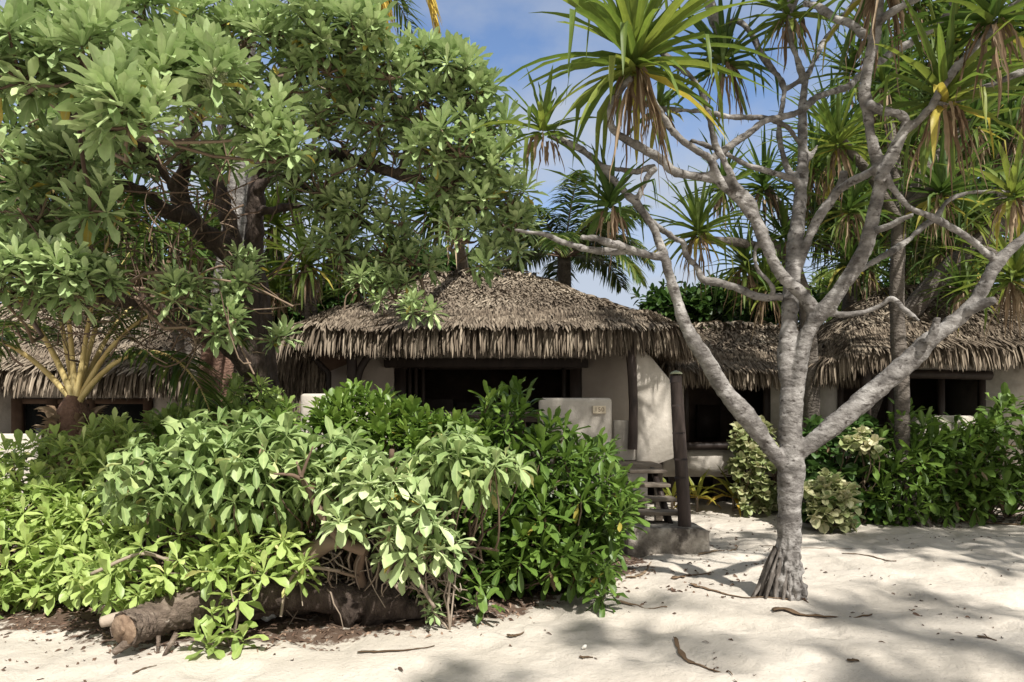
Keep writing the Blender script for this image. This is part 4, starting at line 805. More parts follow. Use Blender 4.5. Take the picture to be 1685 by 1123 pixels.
leaves(m, P(122, 700, 7.45) + np.stack([np.cos(az) * .17, np.sin(az) * .17, -.3 + .42 * rng.random(n)], -1), np.stack([np.cos(az) * .6, np.sin(az) * .6, 1.2 - .9 * rng.random(n)], -1), .14 + .12 * rng.random(n), .08, 'ovate', droop=.8, fold=.3, roll=.5, rnd=.4 + .6 * rng.random(n)); m.build('dead_leaf_bases', M['dead'], yp)

# ------------------------------------------------------------------ far broadleaf trees closing the view
def far_tree(label, px0, py0, rx, ry, D, n, L=.34, mat='broad', squash=.7, prof='ovate'):
    base = P(px0, 690, D) * (1, 1, 0); t = thing('broadleaf_tree', base, label, 'tree', 'broadleaf trees behind the bungalows')
    c = P(px0, py0, D); R_ = np.array((rx * D / F, max(rx, ry) * D / F * .6, ry * D / F))
    b = MB(); tube(b, [base - (0, 0, .1), base + (c - base) * .5 + (.2, 0, 0), c + (0, 0, R_[2] * .3)], [.2, .15, .06], 8, lump=.05)
    nb = 26; v = norm(rng.normal(size=(nb, 3))); bc = c + v * R_ * (.35 + .5 * rng.random((nb, 1)))
    twigs(b, np.repeat(c[None] - (0, 0, R_[2] * .5), nb, 0), bc, .06, .02)
    b.build('trunk', M['grey_bark'], t)
    m = MB(); k = rng.integers(0, nb, n); q = bc[k] + norm(rng.normal(size=(n, 3))) * R_ * (.25 + .16 * rng.random((n, 1)))
    ax = norm((q - bc[k]) / R_) * .7 + (0, -.2, .6)
    rosettes(m, q, ax, 9, L, .45, (25, 110), .9, prof, .4, .2)
    m.build('crown', M[mat], t); return t
far_tree('dark glossy tree in the gap between central roof and low right wing', 1130, 500, 90, 55, 15.5, 330, .24, 'broad', prof='round')
far_tree('dark leafy tree behind the low straight thatched wing', 1255, 500, 90, 60, 16, 330, .24, 'broad', prof='round')
far_tree('bright green leafy tree seen low behind the left slope of the central roof', 680, 450, 110, 50, 17.8, 330, .3, 'round_green')
far_tree('shadowy leafy tree behind the hanging screen left of the central bungalow', 560, 520, 110, 90, 17.4, 380, .32, 'broad')
far_tree('shadowy tree filling the gap behind the reddish palm trunks', 380, 480, 130, 130, 16.5, 420, .34, 'broad')
far_tree('dark tree above the left thatched roof behind the young palm', 160, 440, 160, 130, 16.8, 450, .36, 'broad')
far_tree('leafy tree behind the far left edge, dim blue green', -40, 330, 150, 150, 16, 420, .36, 'broad')
far_tree('tall leafy tree at the far upper left behind the pale rosettes', 140, 250, 130, 110, 17.5, 330, .34, 'broad')
far_tree('dense dark tree behind the right thatched roof', 1560, 470, 170, 120, 18, 430, .36, 'broad')
far_tree('dense tall dark tree in the upper right background', 1660, 230, 140, 220, 18.5, 520, .4, 'broad')
far_tree('mid green tree between the upper right pandanus tufts', 1480, 280, 130, 190, 19, 480, .38, 'round_green')
far_tree('pale green tree just visible behind the peak of the right roof', 1400, 480, 70, 60, 18.5, 260, .3, 'bush_lime')

# ------------------------------------------------------------------ the big tree heliotrope on the left
T = thing('heliotrope_tree', P(425, 690, 8) * (1, 1, 0), 'huge spreading tree with thick dark twisted trunk and whorled leaves, filling the left side', 'tree')
B = MB(); NODES = []
def limbT(seq, D0, D1=None, sides=12, lump=.09):
    p, r = trace(seq, D0, D1); q = tube(B, p, r * .84, sides, 7, lump); NODES.append(q[3:])
limbT([(440, 840, 36), (438, 760, 34), (432, 690, 31), (425, 630, 28), (415, 560, 25), (408, 500, 25), (402, 450, 26), (392, 420, 24)], [8.0, 7.9, 7.8])
limbT([(432, 720, 26), (440, 640, 22), (432, 560, 20), (425, 480, 19), (418, 420, 19), (420, 360, 18), (424, 300, 17), (432, 262, 15)], [8.2, 8.0, 7.8])
limbT([(402, 450, 22), (380, 420, 22), (350, 395, 21), (325, 372, 20), (305, 345, 18), (296, 310, 15), (306, 270, 13), (316, 225, 12), (320, 190, 10)], [7.8, 7.3, 6.8])
limbT([(345, 390, 17), (310, 360, 16), (270, 345, 15), (235, 320, 14), (190, 300, 12), (150, 290, 10), (100, 300, 8)], [7.5, 6.8, 6.0])
limbT([(410, 610, 20), (385, 575, 21), (345, 548, 21), (300, 520, 20), (255, 500, 19), (200, 490, 17), (140, 490, 15), (60, 495, 13), (-20, 480, 10)], [7.8, 7.2, 6.6, 6.2])
limbT([(235, 510, 11), (222, 495, 11), (215, 478, 10), (196, 465, 9), (170, 452, 7), (120, 440, 6)], [6.8, 6.4])
limbT([(395, 430, 17), (382, 390, 16), (372, 350, 15), (362, 310, 14), (352, 280, 12), (362, 220, 11), (380, 160, 10), (400, 100, 9), (420, 40, 8)], [7.8, 7.6, 7.2])
limbT([(428, 275, 14), (450, 265, 13), (500, 258, 12), (540, 252, 12), (580, 262, 12), (620, 275, 11.5), (660, 288, 11), (690, 295, 10), (730, 310, 8), (780, 330, 6)], [7.8, 7.4, 7.0, 6.8])
limbT([(656, 285, 8), (665, 260, 8), (668, 230, 8), (660, 200, 7), (672, 170, 6)], 7.0, 6.8)
limbT([(424, 310, 12), (465, 290, 9), (520, 320, 8), (555, 370, 7.5), (570, 420, 7), (585, 470, 5)], [7.8, 7.4, 7.2])
limbT([(425, 350, 10), (500, 340, 7), (580, 360, 6), (650, 400, 5), (690, 450, 4)], [7.8, 7.4, 7.2])
limbT([(432, 262, 12), (440, 200, 11), (455, 140, 10), (500, 90, 9), (550, 50, 7)], [7.8, 7.4, 7.0])
limbT([(455, 150, 8), (510, 160, 7), (580, 150, 7), (650, 160, 6), (720, 180, 5)], [7.5, 7.0, 6.8])
limbT([(730, 310, 6), (760, 290, 5.5), (790, 260, 5)], 6.8, 6.6)
limbT([(300, 330, 10), (250, 260, 9), (200, 220, 8), (140, 200, 7), (60, 150, 6)], [6.9, 6.0, 5.2])
limbT([(318, 200, 8), (290, 150, 7), (240, 100, 6), (180, 60, 5)], [6.8, 6.2, 5.8])
tr = B.build('trunk', M['dark_bark'], T); fuse(tr, .02, 1)
V = np.empty(len(tr.data.vertices) * 3, np.float32); tr.data.vertices.foreach_get('co', V); V = V.reshape(-1, 3)
Nn = np.empty_like(V).ravel(); tr.data.vertices.foreach_get('normal', Nn); Nn = Nn.reshape(-1, 3)
V = V + Nn * ((vnoise(V[:, 0] * 16 + V[:, 1] * 11, V[:, 2] * 9) - .5) * .045)[:, None]; tr.data.vertices.foreach_set('co', V.astype(np.float32).ravel()); tr.data.update()
NODES = np.vstack(NODES)
# clumps: px, py, radius px, depth, rosettes, leaf length
CL = [(38, 105, 85, 4.6, 16, .26), (150, 95, 80, 4.7, 16, .25), (95, 45, 70, 5.0, 14, .25), (212, 185, 75, 4.5, 13, .27), (268, 125, 70, 5.0, 14, .25), (345, 115, 80, 5.2, 16, .25), (425, 205, 60, 5.6, 12, .24), (455, 250, 50, 5.6, 9, .24), (180, 40, 60, 5.4, 12, .24),
      (250, 30, 70, 5.8, 14, .24), (330, 35, 60, 6.4, 12, .22), (400, 60, 60, 6.6, 12, .22), (450, 50, 60, 6.2, 14, .23), (520, 40, 60, 6.0, 15, .23), (590, 60, 62, 6.0, 16, .23), (640, 110, 55, 6.2, 14, .23), (540, 100, 60, 6.2, 14, .23), (480, 130, 60, 6.4, 14, .22), (600, 140, 55, 6.5, 13, .22),
      (692, 100, 45, 6.4, 11, .23), (745, 120, 55, 6.3, 15, .24), (778, 160, 48, 6.4, 12, .23), (700, 185, 60, 6.5, 14, .23), (755, 235, 60, 6.3, 15, .24), (800, 215, 45, 6.5, 11, .23), (620, 190, 65, 6.6, 15, .22), (555, 180, 60, 6.7, 13, .22), (715, 250, 50, 6.4, 12, .23), (815, 275, 48, 6.5, 12, .23), (838, 325, 45, 6.5, 11, .23), (790, 330, 45, 6.5, 10, .22), (850, 370, 35, 6.6, 8, .21), (740, 300, 40, 6.6, 9, .22), (490, 200, 55, 6.9, 11, .22), (570, 235, 50, 7.0, 10, .21), (650, 240, 45, 7.0, 9, .21),
      (770, 385, 40, 6.6, 8, .23), (795, 425, 30, 6.6, 4, .24), (830, 415, 40, 6.8, 8, .21), (690, 505, 34, 6.6, 6, .21), (745, 350, 40, 6.8, 8, .22),
      (530, 300, 55, 7.2, 11, .21), (590, 345, 60, 7.2, 13, .21), (560, 400, 55, 7.3, 11, .2), (630, 410, 60, 7.3, 13, .2), (610, 460, 50, 7.2, 11, .2), (660, 360, 45, 7.2, 9, .2), (680, 420, 45, 7.2, 9, .2), (650, 480, 40, 7.1, 8, .2), (480, 290, 50, 7.3, 9, .2), (540, 350, 45, 7.4, 8, .2), (590, 300, 45, 7.2, 8, .2),
      (40, 275, 70, 5.6, 13, .24), (120, 275, 65, 5.7, 12, .24), (150, 335, 55, 5.4, 8, .26), (60, 340, 70, 5.7, 13, .24), (20, 410, 60, 5.7, 12, .24), (200, 250, 55, 6.3, 10, .22), (20, 200, 65, 6.0, 11, .23), (250, 250, 55, 6.6, 10, .21), (90, 395, 55, 6.0, 10, .23), (330, 180, 50, 6.0, 9, .23), (380, 250, 45, 6.6, 8, .22), (390, 150, 50, 6.4, 9, .22), (110, 210, 50, 6.4, 9, .22), (310, 260, 45, 6.8, 7, .21),
      (40, 445, 60, 5.2, 13, .22), (105, 455, 55, 5.2, 12, .22), (160, 460, 38, 5.3, 8, .21), (0, 470, 60, 5.4, 12, .22), (60, 480, 50, 5.6, 9, .22), (295, 482, 38, 5.9, 8, .19), (325, 470, 22, 6.0, 4, .18), (395, 475, 36, 6.2, 8, .2), (375, 520, 40, 6.1, 9, .2), (350, 540, 28, 6.1, 5, .19), (455, 555, 24, 7.0, 3, .24), (400, 430, 30, 6.6, 5, .2)]
cr = MB(); br = MB(); TC = []; TA = []; TL = []
for (cx_, cy_, rp, D, n, ln) in CL:
    n = max(3, int(n * (.95 if D < 5.3 else .78)))
    c = P(cx_, cy_, D); r = rp * D / F
    v = norm(rng.normal(size=(n * 6, 3)) * (1, .9, .8) + (0, -.35, .35)); 
    keep = []                                           # spread the shoots evenly over the clump
    for q in v:
        if all(q.dot(x) < math.cos(1.75 / math.sqrt(n)) for x in keep): keep.append(q)
        if len(keep) >= n: break
    v = np.array(keep); pos = c + v * r * (.55 + .35 * rng.random((len(v), 1))) * (1, 1, .8)
    core = c - (0, 0, .35 * r)
    ax = norm(v * .55 + np.array((.08, -.62, .62)) + rng.normal(size=v.shape) * .20)
    TC.append(pos); TA.append(ax); TL.append(np.full(len(v), ln))
    nd = NODES[np.argmin(((NODES - core) ** 2).sum(1) + rng.random(len(NODES)) * .05)]
    twigs(br, nd[None], core[None], .021, .012, sag=.05, bow=.24); twigs(br, np.repeat(core[None], len(v), 0), pos - ax * .03, .014, .007, bow=.12)
TC = np.vstack(TC); TA = np.vstack(TA); TL = np.concatenate(TL)
rosettes(cr, TC, TA, 21, TL * .93, .27, (12, 104), .34, 'obovate', .30, .16)
cr.build('crown', M['helio'], T)
# bare dead twigs tangled under the crown
n = 240; a = NODES[rng.integers(0, len(NODES), n)]; sel = np.linalg.norm(a - P(250, 380, 6.8), axis=1); 
bb = np.array([P(60 + 330 * u1, 300 + 260 * u2, 5.8 + 1.8 * u3) for u1, u2, u3 in rng.random((n, 3))]); aa = bb + rng.normal(size=(n, 3)) * (.35, .25, .28)
twigs(br, aa, bb, .009, .003, bow=.22, sag=.1)
n = 200; bb = TC[rng.integers(len(TC) // 4, len(TC), n)] + rng.normal(size=(n, 3)) * .06 + (-.12, .12, -.12); twigs(br, bb + rng.normal(size=(n, 3)) * (.2, .15, .2) + (-.12, .2, -.05), bb, .010, .003, bow=.22)
for k in range(34): 
    p = P(90 + 230 * rng.random(), 375 + 100 * rng.random(), 6.2 + .8 * rng.random()); twigs(br, p[None], p[None] + (rng.normal() * .12, 0, -.3 - .45 * rng.random()), .006, .003, bow=.12)
br.build('twigs', M['twig'], T)
for (a, c, D) in ((148, 30, 4.9), (350, 128, 5.0)):
    m = MB(); n = 420; v = norm(rng.normal(size=(n, 3)) + (0, 0, .6)); p = P(a, c, D) + v * (.11, .09, .06) * (.6 + .4 * rng.random((n, 1)))
    leaves(m, p, v + rng.normal(size=(n, 3)) * .4, .016, .014, 'round', droop=.1); twigs(m, np.repeat((P(a, c, D) - (0, 0, .1))[None], 60, 0), p[:60], .003, .002); m.build('flower_cluster', M['flower'], T)
# ------------------------------------------------------------------ shrubs
def inside(poly, x, y):
    r = np.zeros(len(x), bool); n = len(poly)
    for i in range(n):
        x1, y1 = poly[i]; x2, y2 = poly[(i + 1) % n]
        c = ((y1 > y) != (y2 > y)) & (x < (x2 - x1) * (y - y1) / (y2 - y1 + 1e-9) + x1); r ^= c
    return r
OLD = {'bush_lime': .28, 'helio_pale': .14, 'helio': .2}
def shrub(label, poly, Db, Dt, n, Ln, mat, prof='obovate', nl=13, ratio=.36, phi=(15, 110), droop=.4, axis=(0, -.5, .55), stems=(), stem_n=60, deep=.9, group=None, name='shrub', sep=.6, stemmat='twig', extra=(), wave=0.0, lenf=(.6, 1.), stem=.45, rnd_axis=.35, rshift=0.):
    """a bushy plant: shoot tips fill a rounded volume whose outline is poly (px), foot at depth Db, top at depth Dt"""
    poly = np.array(poly, float); x0, y0 = poly.min(0); x1, y1 = poly.max(0)
    pts = []; tries = 0
    while len(pts) < n and tries < n * 60:
        tries += 1; a, c = x0 + (x1 - x0) * rng.random(), y0 + (y1 - y0) * rng.random()
        if not inside(poly, np.array([a]), np.array([c]))[0]: continue
        v = (c - y0) / (y1 - y0); D = Dt + (Db - Dt) * v ** 1.3 - .25 * math.sin(math.pi * min(max(v, 0), 1))
        back = deep * rng.random() ** 1.7
        p = P(a, c, D + back)
        if p[2] < .06: p[2] = .06 + .1 * rng.random()
        lim = sep * Ln * (1.0 if back < .3 else .8)
        if pts and (((np.array([q[0] for q in pts]) - p) ** 2).sum(1) < lim * lim).any(): continue
        pts.append((p, back))
    pos = np.array([q[0] for q in pts]); N = len(pos)
    cen = pos.mean(0) + (0, .5, -.2)
    out_ = norm(pos - cen)
    ax = norm(out_ * .5 + np.array(axis) + rng.normal(size=(N, 3)) * rnd_axis)
    base = np.array((pos[:, 0].mean(), pos[:, 1].mean() + .2, 0))
    t = thing(name, base, label, 'shrub', group)
    m = MB(); rosettes(m, pos, ax, nl, Ln, ratio, phi, stem, prof, droop, .18, wave=wave, lenf=lenf, rshift=rshift, oldp=OLD.get(mat, .08))
    m.build('foliage', M[mat], t)
    b = MB(); sb = np.array([(q[0], q[1], -.02) for q in stems]) if len(stems) else np.array([(base[0] + rng.normal() * .3, base[1] + .3 + rng.normal() * .2, -.02) for _ in range(5)])
    k = rng.choice(N, min(N, stem_n), replace=False); near = np.argmin(((pos[k][:, None, :2] - sb[None, :, :2]) ** 2).sum(-1) + .2 * rng.random((len(k), len(sb))), 1)
    mid_ = sb[near] * .45 + pos[k] * .55 + rng.normal(size=(len(k), 3)) * (.12, .1, .06) + (0, .18, -.10)
    twigs(b, sb[near], mid_, .017, .011, bow=.16); twigs(b, mid_, pos[k] - ax[k] * Ln * .35, .011, .006, bow=.14)
    nd = max(4, N // 3); kd = rng.integers(0, N, nd); az = rng.random(nd) * 6.28; md = MB()      # shrivelled brown leaves caught among the shoots
    leaves(md, pos[kd] - ax[kd] * Ln * (.35 + .5 * rng.random((nd, 1))) + rng.normal(size=(nd, 3)) * .03, np.stack([np.cos(az), np.sin(az), -.6 - .8 * rng.random(nd)], -1), Ln * (.45 + .5 * rng.random(nd)), Ln * .2, 'elliptic', droop=2.0, power=.7, fold=.5, roll=.6, wave=.22)
    md.build('dead_leaves', M['dead'], t)
    for ex in extra:
        p, r = trace(*ex); tube(b, p, r, 8, 6, .06)
    b.build('stems', M[stemmat], t)
    return t
def G(px_, py_): d = gD(py_); return (px(px_, d), d)

shrub('lime green sunlit shrub with dense narrow leaves at the far left', [(-60, 760), (0, 735), (60, 722), (120, 700), (200, 695), (262, 712), (240, 800), (190, 880), (150, 960), (90, 985), (20, 1000), (-60, 1005)], 5.5, 6.5, 250, .185, 'bush_lime', nl=15, ratio=.30, sep=.6, stems=[G(20, 985), G(100, 980), G(-60, 985), G(180, 960)], stem_n=70, axis=(.05, -.45, .6), deep=.7)
shrub('sunlit shrub of smaller bright green leaves growing before the reddish palm trunks', [(150, 740), (150, 705), (230, 688), (300, 685), (345, 655), (400, 612), (450, 640), (490, 680), (480, 720), (380, 735), (280, 750)], 7.2, 7.5, 110, .18, 'bush_lime', nl=14, ratio=.34, sep=.6, stem_n=40, deep=.9, stems=[(px(250, 7.6), 7.8), (px(400, 7.6), 7.8)], rshift=-.12)
shrub('pale shrub with big drooping silvery green leaves in the middle of the front hedge', [(175, 780), (215, 730), (290, 705), (360, 690), (440, 700), (500, 720), (560, 715), (610, 745), (640, 790), (600, 830), (560, 800), (500, 830), (440, 840), (330, 850), (290, 830), (230, 850), (185, 830)], 5.0, 5.4, 125, .235, 'helio_pale', prof='elliptic', nl=13, ratio=.37, phi=(55, 140), droop=1.9, axis=(0, -.75, .1), sep=.55, stem_n=50, deep=.5, stems=[G(560, 985), G(620, 985), G(480, 975)], lenf=(.7, 1.), rnd_axis=.4,
      extra=[([(600, 905, 11), (570, 895, 10), (545, 870, 8), (520, 830, 6.5), (498, 790, 4), (488, 760, 1.5)], 5.2, 5.0), ([(498, 790, 3.5), (480, 782, 3), (450, 780, 1.5)], 5.02, 4.95), ([(496, 785, 3), (505, 760, 2.5), (515, 735, 1.2)], 5.0, 5.0), ([(470, 960, 18), (500, 920, 17), (540, 895, 13), (575, 892, 9)], 5.4, 5.25),
             ([(640, 990, 12), (632, 930, 10), (628, 880, 8), (640, 800, 6), (645, 740, 4)], 5.6, 5.3), ([(610, 990, 10), (590, 940, 9), (600, 900, 8), (590, 860, 6)], 5.5, 5.2), ([(455, 1000, 3), (470, 955, 3), (520, 935, 3), (590, 950, 2.5)], 5.25, 5.35)])
shrub('low shrub of yellowing green whorls overhanging the sawn log', [(120, 985), (110, 940), (170, 900), (215, 880), (250, 870), (310, 860), (330, 905), (350, 880), (420, 862), (500, 880), (510, 930), (462, 960), (400, 945), (330, 940), (300, 960), (240, 985), (215, 1010), (150, 1005)], 4.95, 5.2, 54, .19, 'bush_lime', nl=16, ratio=.33, sep=.75, phi=(15, 125), droop=.7, stem_n=34, deep=.5, axis=(0, -.7, .5), stems=[G(300, 985), G(420, 990), G(180, 975)], stemmat='twig_pale')
shrub('upright shrub tips of fresh green leaves before the left parapet', [(495, 700), (530, 660), (560, 645), (610, 640), (650, 655), (700, 690), (740, 690), (790, 720), (790, 770), (700, 760), (640, 730), (560, 710)], 6.2, 6.8, 115, .18, 'naupaka', prof='spoon', nl=15, ratio=.34, sep=.55, phi=(10, 95), axis=(0, -.25, .8), stem_n=60, deep=.7, stems=[(px(600, 6.6), 6.8), (px(720, 6.4), 6.7)], rshift=.2)
shrub('pale drooping shrub with silvery hanging leaves, left beside the glossy dark shrub', [(690, 720), (740, 705), (800, 722), (850, 745), (872, 790), (820, 800), (760, 800), (700, 810), (660, 790)], 5.1, 5.3, 30, .225, 'helio_pale', prof='elliptic', nl=13, ratio=.37, phi=(55, 140), droop=1.9, axis=(0, -.7, .1), sep=.55, stem_n=22, deep=.35, stems=[G(650, 985), G(720, 985)], lenf=(.7, 1.))
shrub('mid height shrub of green and yellow whorls over the tangle of bare stems', [(540, 800), (570, 745), (620, 755), (690, 800), (730, 850), (720, 930), (660, 930), (600, 900), (530, 850)], 5.0, 5.1, 30, .21, 'helio', nl=15, ratio=.36, phi=(25, 130), droop=.7, axis=(0, -.8, .3), sep=.75, stem_n=20, deep=.35, stems=[G(600, 985), G(640, 990), G(580, 985)], rshift=.15)
shrub('glossy dark green shrub, tall mass before the parapet with the number board', [(690, 990), (660, 900), (690, 820), (760, 790), (740, 720), (770, 680), (800, 650), (850, 645), (872, 695), (912, 690), (935, 715), (980, 735), (1010, 742), (1032, 775), (1048, 815), (1042, 850), (1020, 890), (1000, 905), (1005, 950), (960, 960), (900, 965), (840, 960), (770, 980)], 5.75, 6.7, 240, .25, 'naupaka', prof='spoon', nl=15, ratio=.27, sep=.62, phi=(10, 105), axis=(.1, -.55, .6), stem_n=150, deep=1.0, stems=[G(720, 980), G(800, 965), G(870, 955), G(930, 945), G(990, 925), (px(900, 6.8), 6.9)], stem=.7)
shrub('leafy shoots in the shaded heart of the front hedge behind the pale drooping leaves', [(150, 790), (230, 720), (420, 660), (600, 690), (690, 740), (700, 860), (640, 900), (480, 880), (300, 890), (180, 900)], 5.9, 6.9, 200, .19, 'naupaka', prof='spoon', nl=13, ratio=.34, sep=.55, stem_n=120, deep=.9, stems=[(px(300, 6), 6.2), (px(450, 6), 6.2), (px(600, 6), 6.2)], rshift=.12)
# small single shoots on the sand
def sprig(label, spots, Ln, mat, nl=11, ratio=.36, prof='obovate', phi=(25, 115), droop=.6):
    p = np.array([P(*s) for s in spots]); p[:, 2] = np.maximum(p[:, 2], .08)
    b0 = np.array((p[:, 0].mean(), p[:, 1].mean() + .12, 0)); t = thing('seedling', b0, label, 'plant')
    m = MB(); ax = norm(np.tile((0., -.45, .8), (len(p), 1)) + rng.normal(size=p.shape) * .3); rosettes(m, p, ax, nl, Ln, ratio, phi, .5, prof, droop, .18); m.build('foliage', M[mat], t)
    b = MB(); twigs(b, np.repeat(b0[None] - (0, 0, .02), len(p), 0), p - ax * Ln * .2, .009, .006); b.build('stems', M['twig_pale'], t)
sprig('small bright plant of several leafy shoots growing beside the sawn log', [(322, 1045, 4.75), (372, 1030, 4.75), (392, 985, 4.8), (350, 1005, 4.8), (400, 1045, 4.72), (375, 965, 4.9), (345, 1062, 4.72)], .17, 'bush_lime', 10, .42)
sprig('tiny single tuft of grey green leaves on the litter below the pale stems', [(714, 1005, 5.2), (708, 985, 5.25)], .14, 'helio', 18, .33)
sprig('low fresh seedling with a few wide glossy leaves left of the glossy shrub', [(790, 965, 5.45), (796, 985, 5.4)], .22, 'naupaka', 8, .36, 'spoon')
sprig('small green seedling among the bare stems in the middle', [(655, 960, 5.5), (668, 972, 5.5)], .14, 'naupaka', 8, .4)
sprig('drooping clump of glossy leaves at the right foot of the glossy shrub', [(985, 945, 5.75), (1000, 960, 5.7), (965, 930, 5.85), (1005, 930, 5.8), (990, 975, 5.68)], .21, 'naupaka', 12, .27, 'spoon', (20, 130), .9)
sprig('loose cluster of grey green whorls on a bare stem beside the glossy shrub', [(725, 870, 5.1), (740, 900, 5.1), (735, 925, 5.1), (750, 885, 5.15)], .17, 'helio', 12, .34)

# right-hand hedge
shrub('creamy variegated shrub left of the pale trunk, beside the strap leaved plants', [(1195, 725), (1215, 700), (1250, 690), (1275, 710), (1285, 790), (1272, 840), (1245, 850), (1222, 840), (1205, 790)], 11.3, 11.6, 90, .15, 'cream_leaf', prof='round', nl=10, ratio=.8, sep=.6, deep=.7, stem_n=30, rshift=-.04)
shrub('round leaved green shrub right behind the pale trunk', [(1320, 850), (1318, 720), (1345, 690), (1400, 680), (1440, 695), (1452, 760), (1455, 830), (1420, 850), (1370, 855)], 9.9, 10.5, 130, .20, 'round_green', prof='round', nl=9, ratio=.8, sep=.5, deep=.9, stem_n=50, axis=(0, -.6, .5))
shrub('small cream and green variegated shrub at the hedge foot right of the pale trunk', [(1322, 850), (1325, 800), (1350, 780), (1375, 775), (1405, 800), (1412, 865), (1370, 872)], 9.5, 9.7, 40, .15, 'cream_leaf', prof='round', nl=10, ratio=.8, sep=.6, deep=.4, stem_n=16, rshift=.04)
shrub('dim glossy shrub in the middle of the right hedge with broad whorls', [(1425, 855), (1415, 800), (1440, 720), (1490, 680), (1530, 690), (1560, 740), (1555, 800), (1530, 850), (1470, 865)], 9.9, 10.3, 80, .32, 'naupaka', prof='spoon', nl=12, ratio=.27, sep=.5, deep=.9, stem_n=50)
shrub('dim glossy shrub at the right end of the hedge reaching up to the frame edge', [(1535, 850), (1540, 760), (1560, 700), (1620, 680), (1640, 650), (1700, 655), (1780, 680), (1790, 840), (1700, 845), (1620, 840)], 10.1, 10.6, 130, .31, 'naupaka', prof='spoon', nl=12, ratio=.28, sep=.5, deep=1.0, stem_n=70)
shrub('cream flecked spray of variegated leaves high in the hedge under the right limb', [(1385, 745), (1390, 715), (1425, 705), (1445, 725), (1440, 745)], 9.9, 9.95, 12, .14, 'cream_leaf', prof='round', nl=10, ratio=.8, sep=.5, deep=.2, stem_n=8, rshift=.1, stems=[(px(1415, 10.2), 10.2)])
# strap-leaved plants by the base wall
def strap(label, a, c, D, ln, n):
    b0 = P(a, c, D); b0[2] = 0; t = thing('strap_plant', b0, label, 'plant'); k = np.arange(n); az = k * 2.4; ph = np.radians(18 + 75 * (k / n))
    d = np.stack([np.cos(az) * np.sin(ph), np.sin(az) * np.sin(ph), np.cos(ph)], -1); m = MB()
    leaves(m, b0 + (0, 0, .22) + d * .02, d, ln * (.8 + .4 * rng.random(n)), .075, 'ovate', droop=.5 + 1.0 * (k / n), power=1.4, fold=.3, rnd=np.clip(.2 + .6 * (k / n) + .3 * rng.random(n), 0, 1)); m.build('foliage', M['ti'], t)
    b = MB(); tube(b, [b0 - (0, 0, .03), b0 + (0, 0, .25)], .025, 6); b.build('stem', M['twig_pale'], t)
strap('yellow green strap leaved plant nearest the variegated shrub', 1207, 830, 11.9, .62, 17)
strap('strap leaved plant with orange tinged leaves just right of the log post', 1147, 830, 11.9, .55, 14)
strap('orange yellow strap leaved plant between the steps and the log post', 1106, 832, 11.6, .55, 13)

# ------------------------------------------------------------------ logs, sticks and fallen leaves
lg = thing('fallen_log', G(250, 1030) + (0,), 'thick sawn log with rough bark and pale cut end, front of the hedge', 'log')
b = MB(); p = [np.array((px(212, 4.72), 4.66, .16)), np.array((px(250, 4.9), 4.84, .17)), np.array((px(330, 5.2), 5.1, .2)), np.array((px(420, 5.45), 5.35, .16)), np.array((px(520, 5.7), 5.6, .13))]
tube(b, p, [.112, .12, .135, .125, .11], 26, 14, .16); b.build('bark', M['log'], lg)
e = norm((p[0] - p[1])[None])[0]; b = MB(); tube(b, [p[0] - e * .01, p[0] + e * .012], [.108, .103], 20, smoothpath=False, lump=.05); tube(b, [p[0] + e * .0125, p[0] + e * .0145], [.03, .03], 8, smoothpath=False, lump=.2); b.build('cut_face', M['cut_wood'], lg)
b = MB(); tube(b, [p[0] + (.02, .12, .06), p[0] + (-.1, .1, .05), p[0] + (-.2, .08, .03)], [.045, .045, .038], 12); b.build('branch_stub', M['twig_pale'], lg)
for q0, q1, r0 in ((p[0] + (.05, .02, -.07), p[0] + (-.06, -.02, -.15), .04), (p[1] + (.12, -.08, -.08), p[1] + (.14, -.13, -.19), .016), (p[1] + (.25, -.08, -.06), p[1] + (.2, -.17, -.2), .022)): b = MB(); tube(b, [q0, q1], [r0, r0 * .6], 8); b.build('root_stub', M['log'], lg)
b = MB(); tube(b, [P(400, 985, 5.2), P(470, 975, 5.3), P(560, 985, 5.4), P(640, 1000, 5.4), P(700, 1003, 5.5)], [.12, .13, .12, .10, .07], 16, 7, .09)
tag(b.build('fallen_log', M['dark_bark']), 'dark decaying log lying under the bare stems behind the sawn log', 'log')
b = MB(); tube(b, [P(628, 940, 5.6), P(600, 985, 5.5), P(560, 1010, 5.3)], [.10, .12, .13], 12, 6, .15); tube(b, [P(610, 880, 5.7), P(620, 950, 5.6), P(640, 1015, 5.35)], [.12, .16, .2], 14, 6, .15)
tag(b.build('tree_stump', M['dark_bark']), 'dark root stump half buried in litter below the bare stems mid hedge', 'stump')
b = MB(); n = 90; s0 = np.array([P(430 + 330 * u, 900 + 60 * v, 5.2 + .5 * q) for u, v, q in rng.random((n, 3))]); s1 = s0 + np.stack([rng.normal(size=n) * .22, rng.normal(size=n) * .1, -.1 - .3 * rng.random(n)], -1); s1[:, 2] = np.maximum(s1[:, 2], .0)
twigs(b, s0, s1, .010, .004, bow=.3)
tag(b.build('root_tangle', M['twig_pale']), 'tangle of bare grey stems and roots showing beneath the pale drooping leaves', 'dead branches')
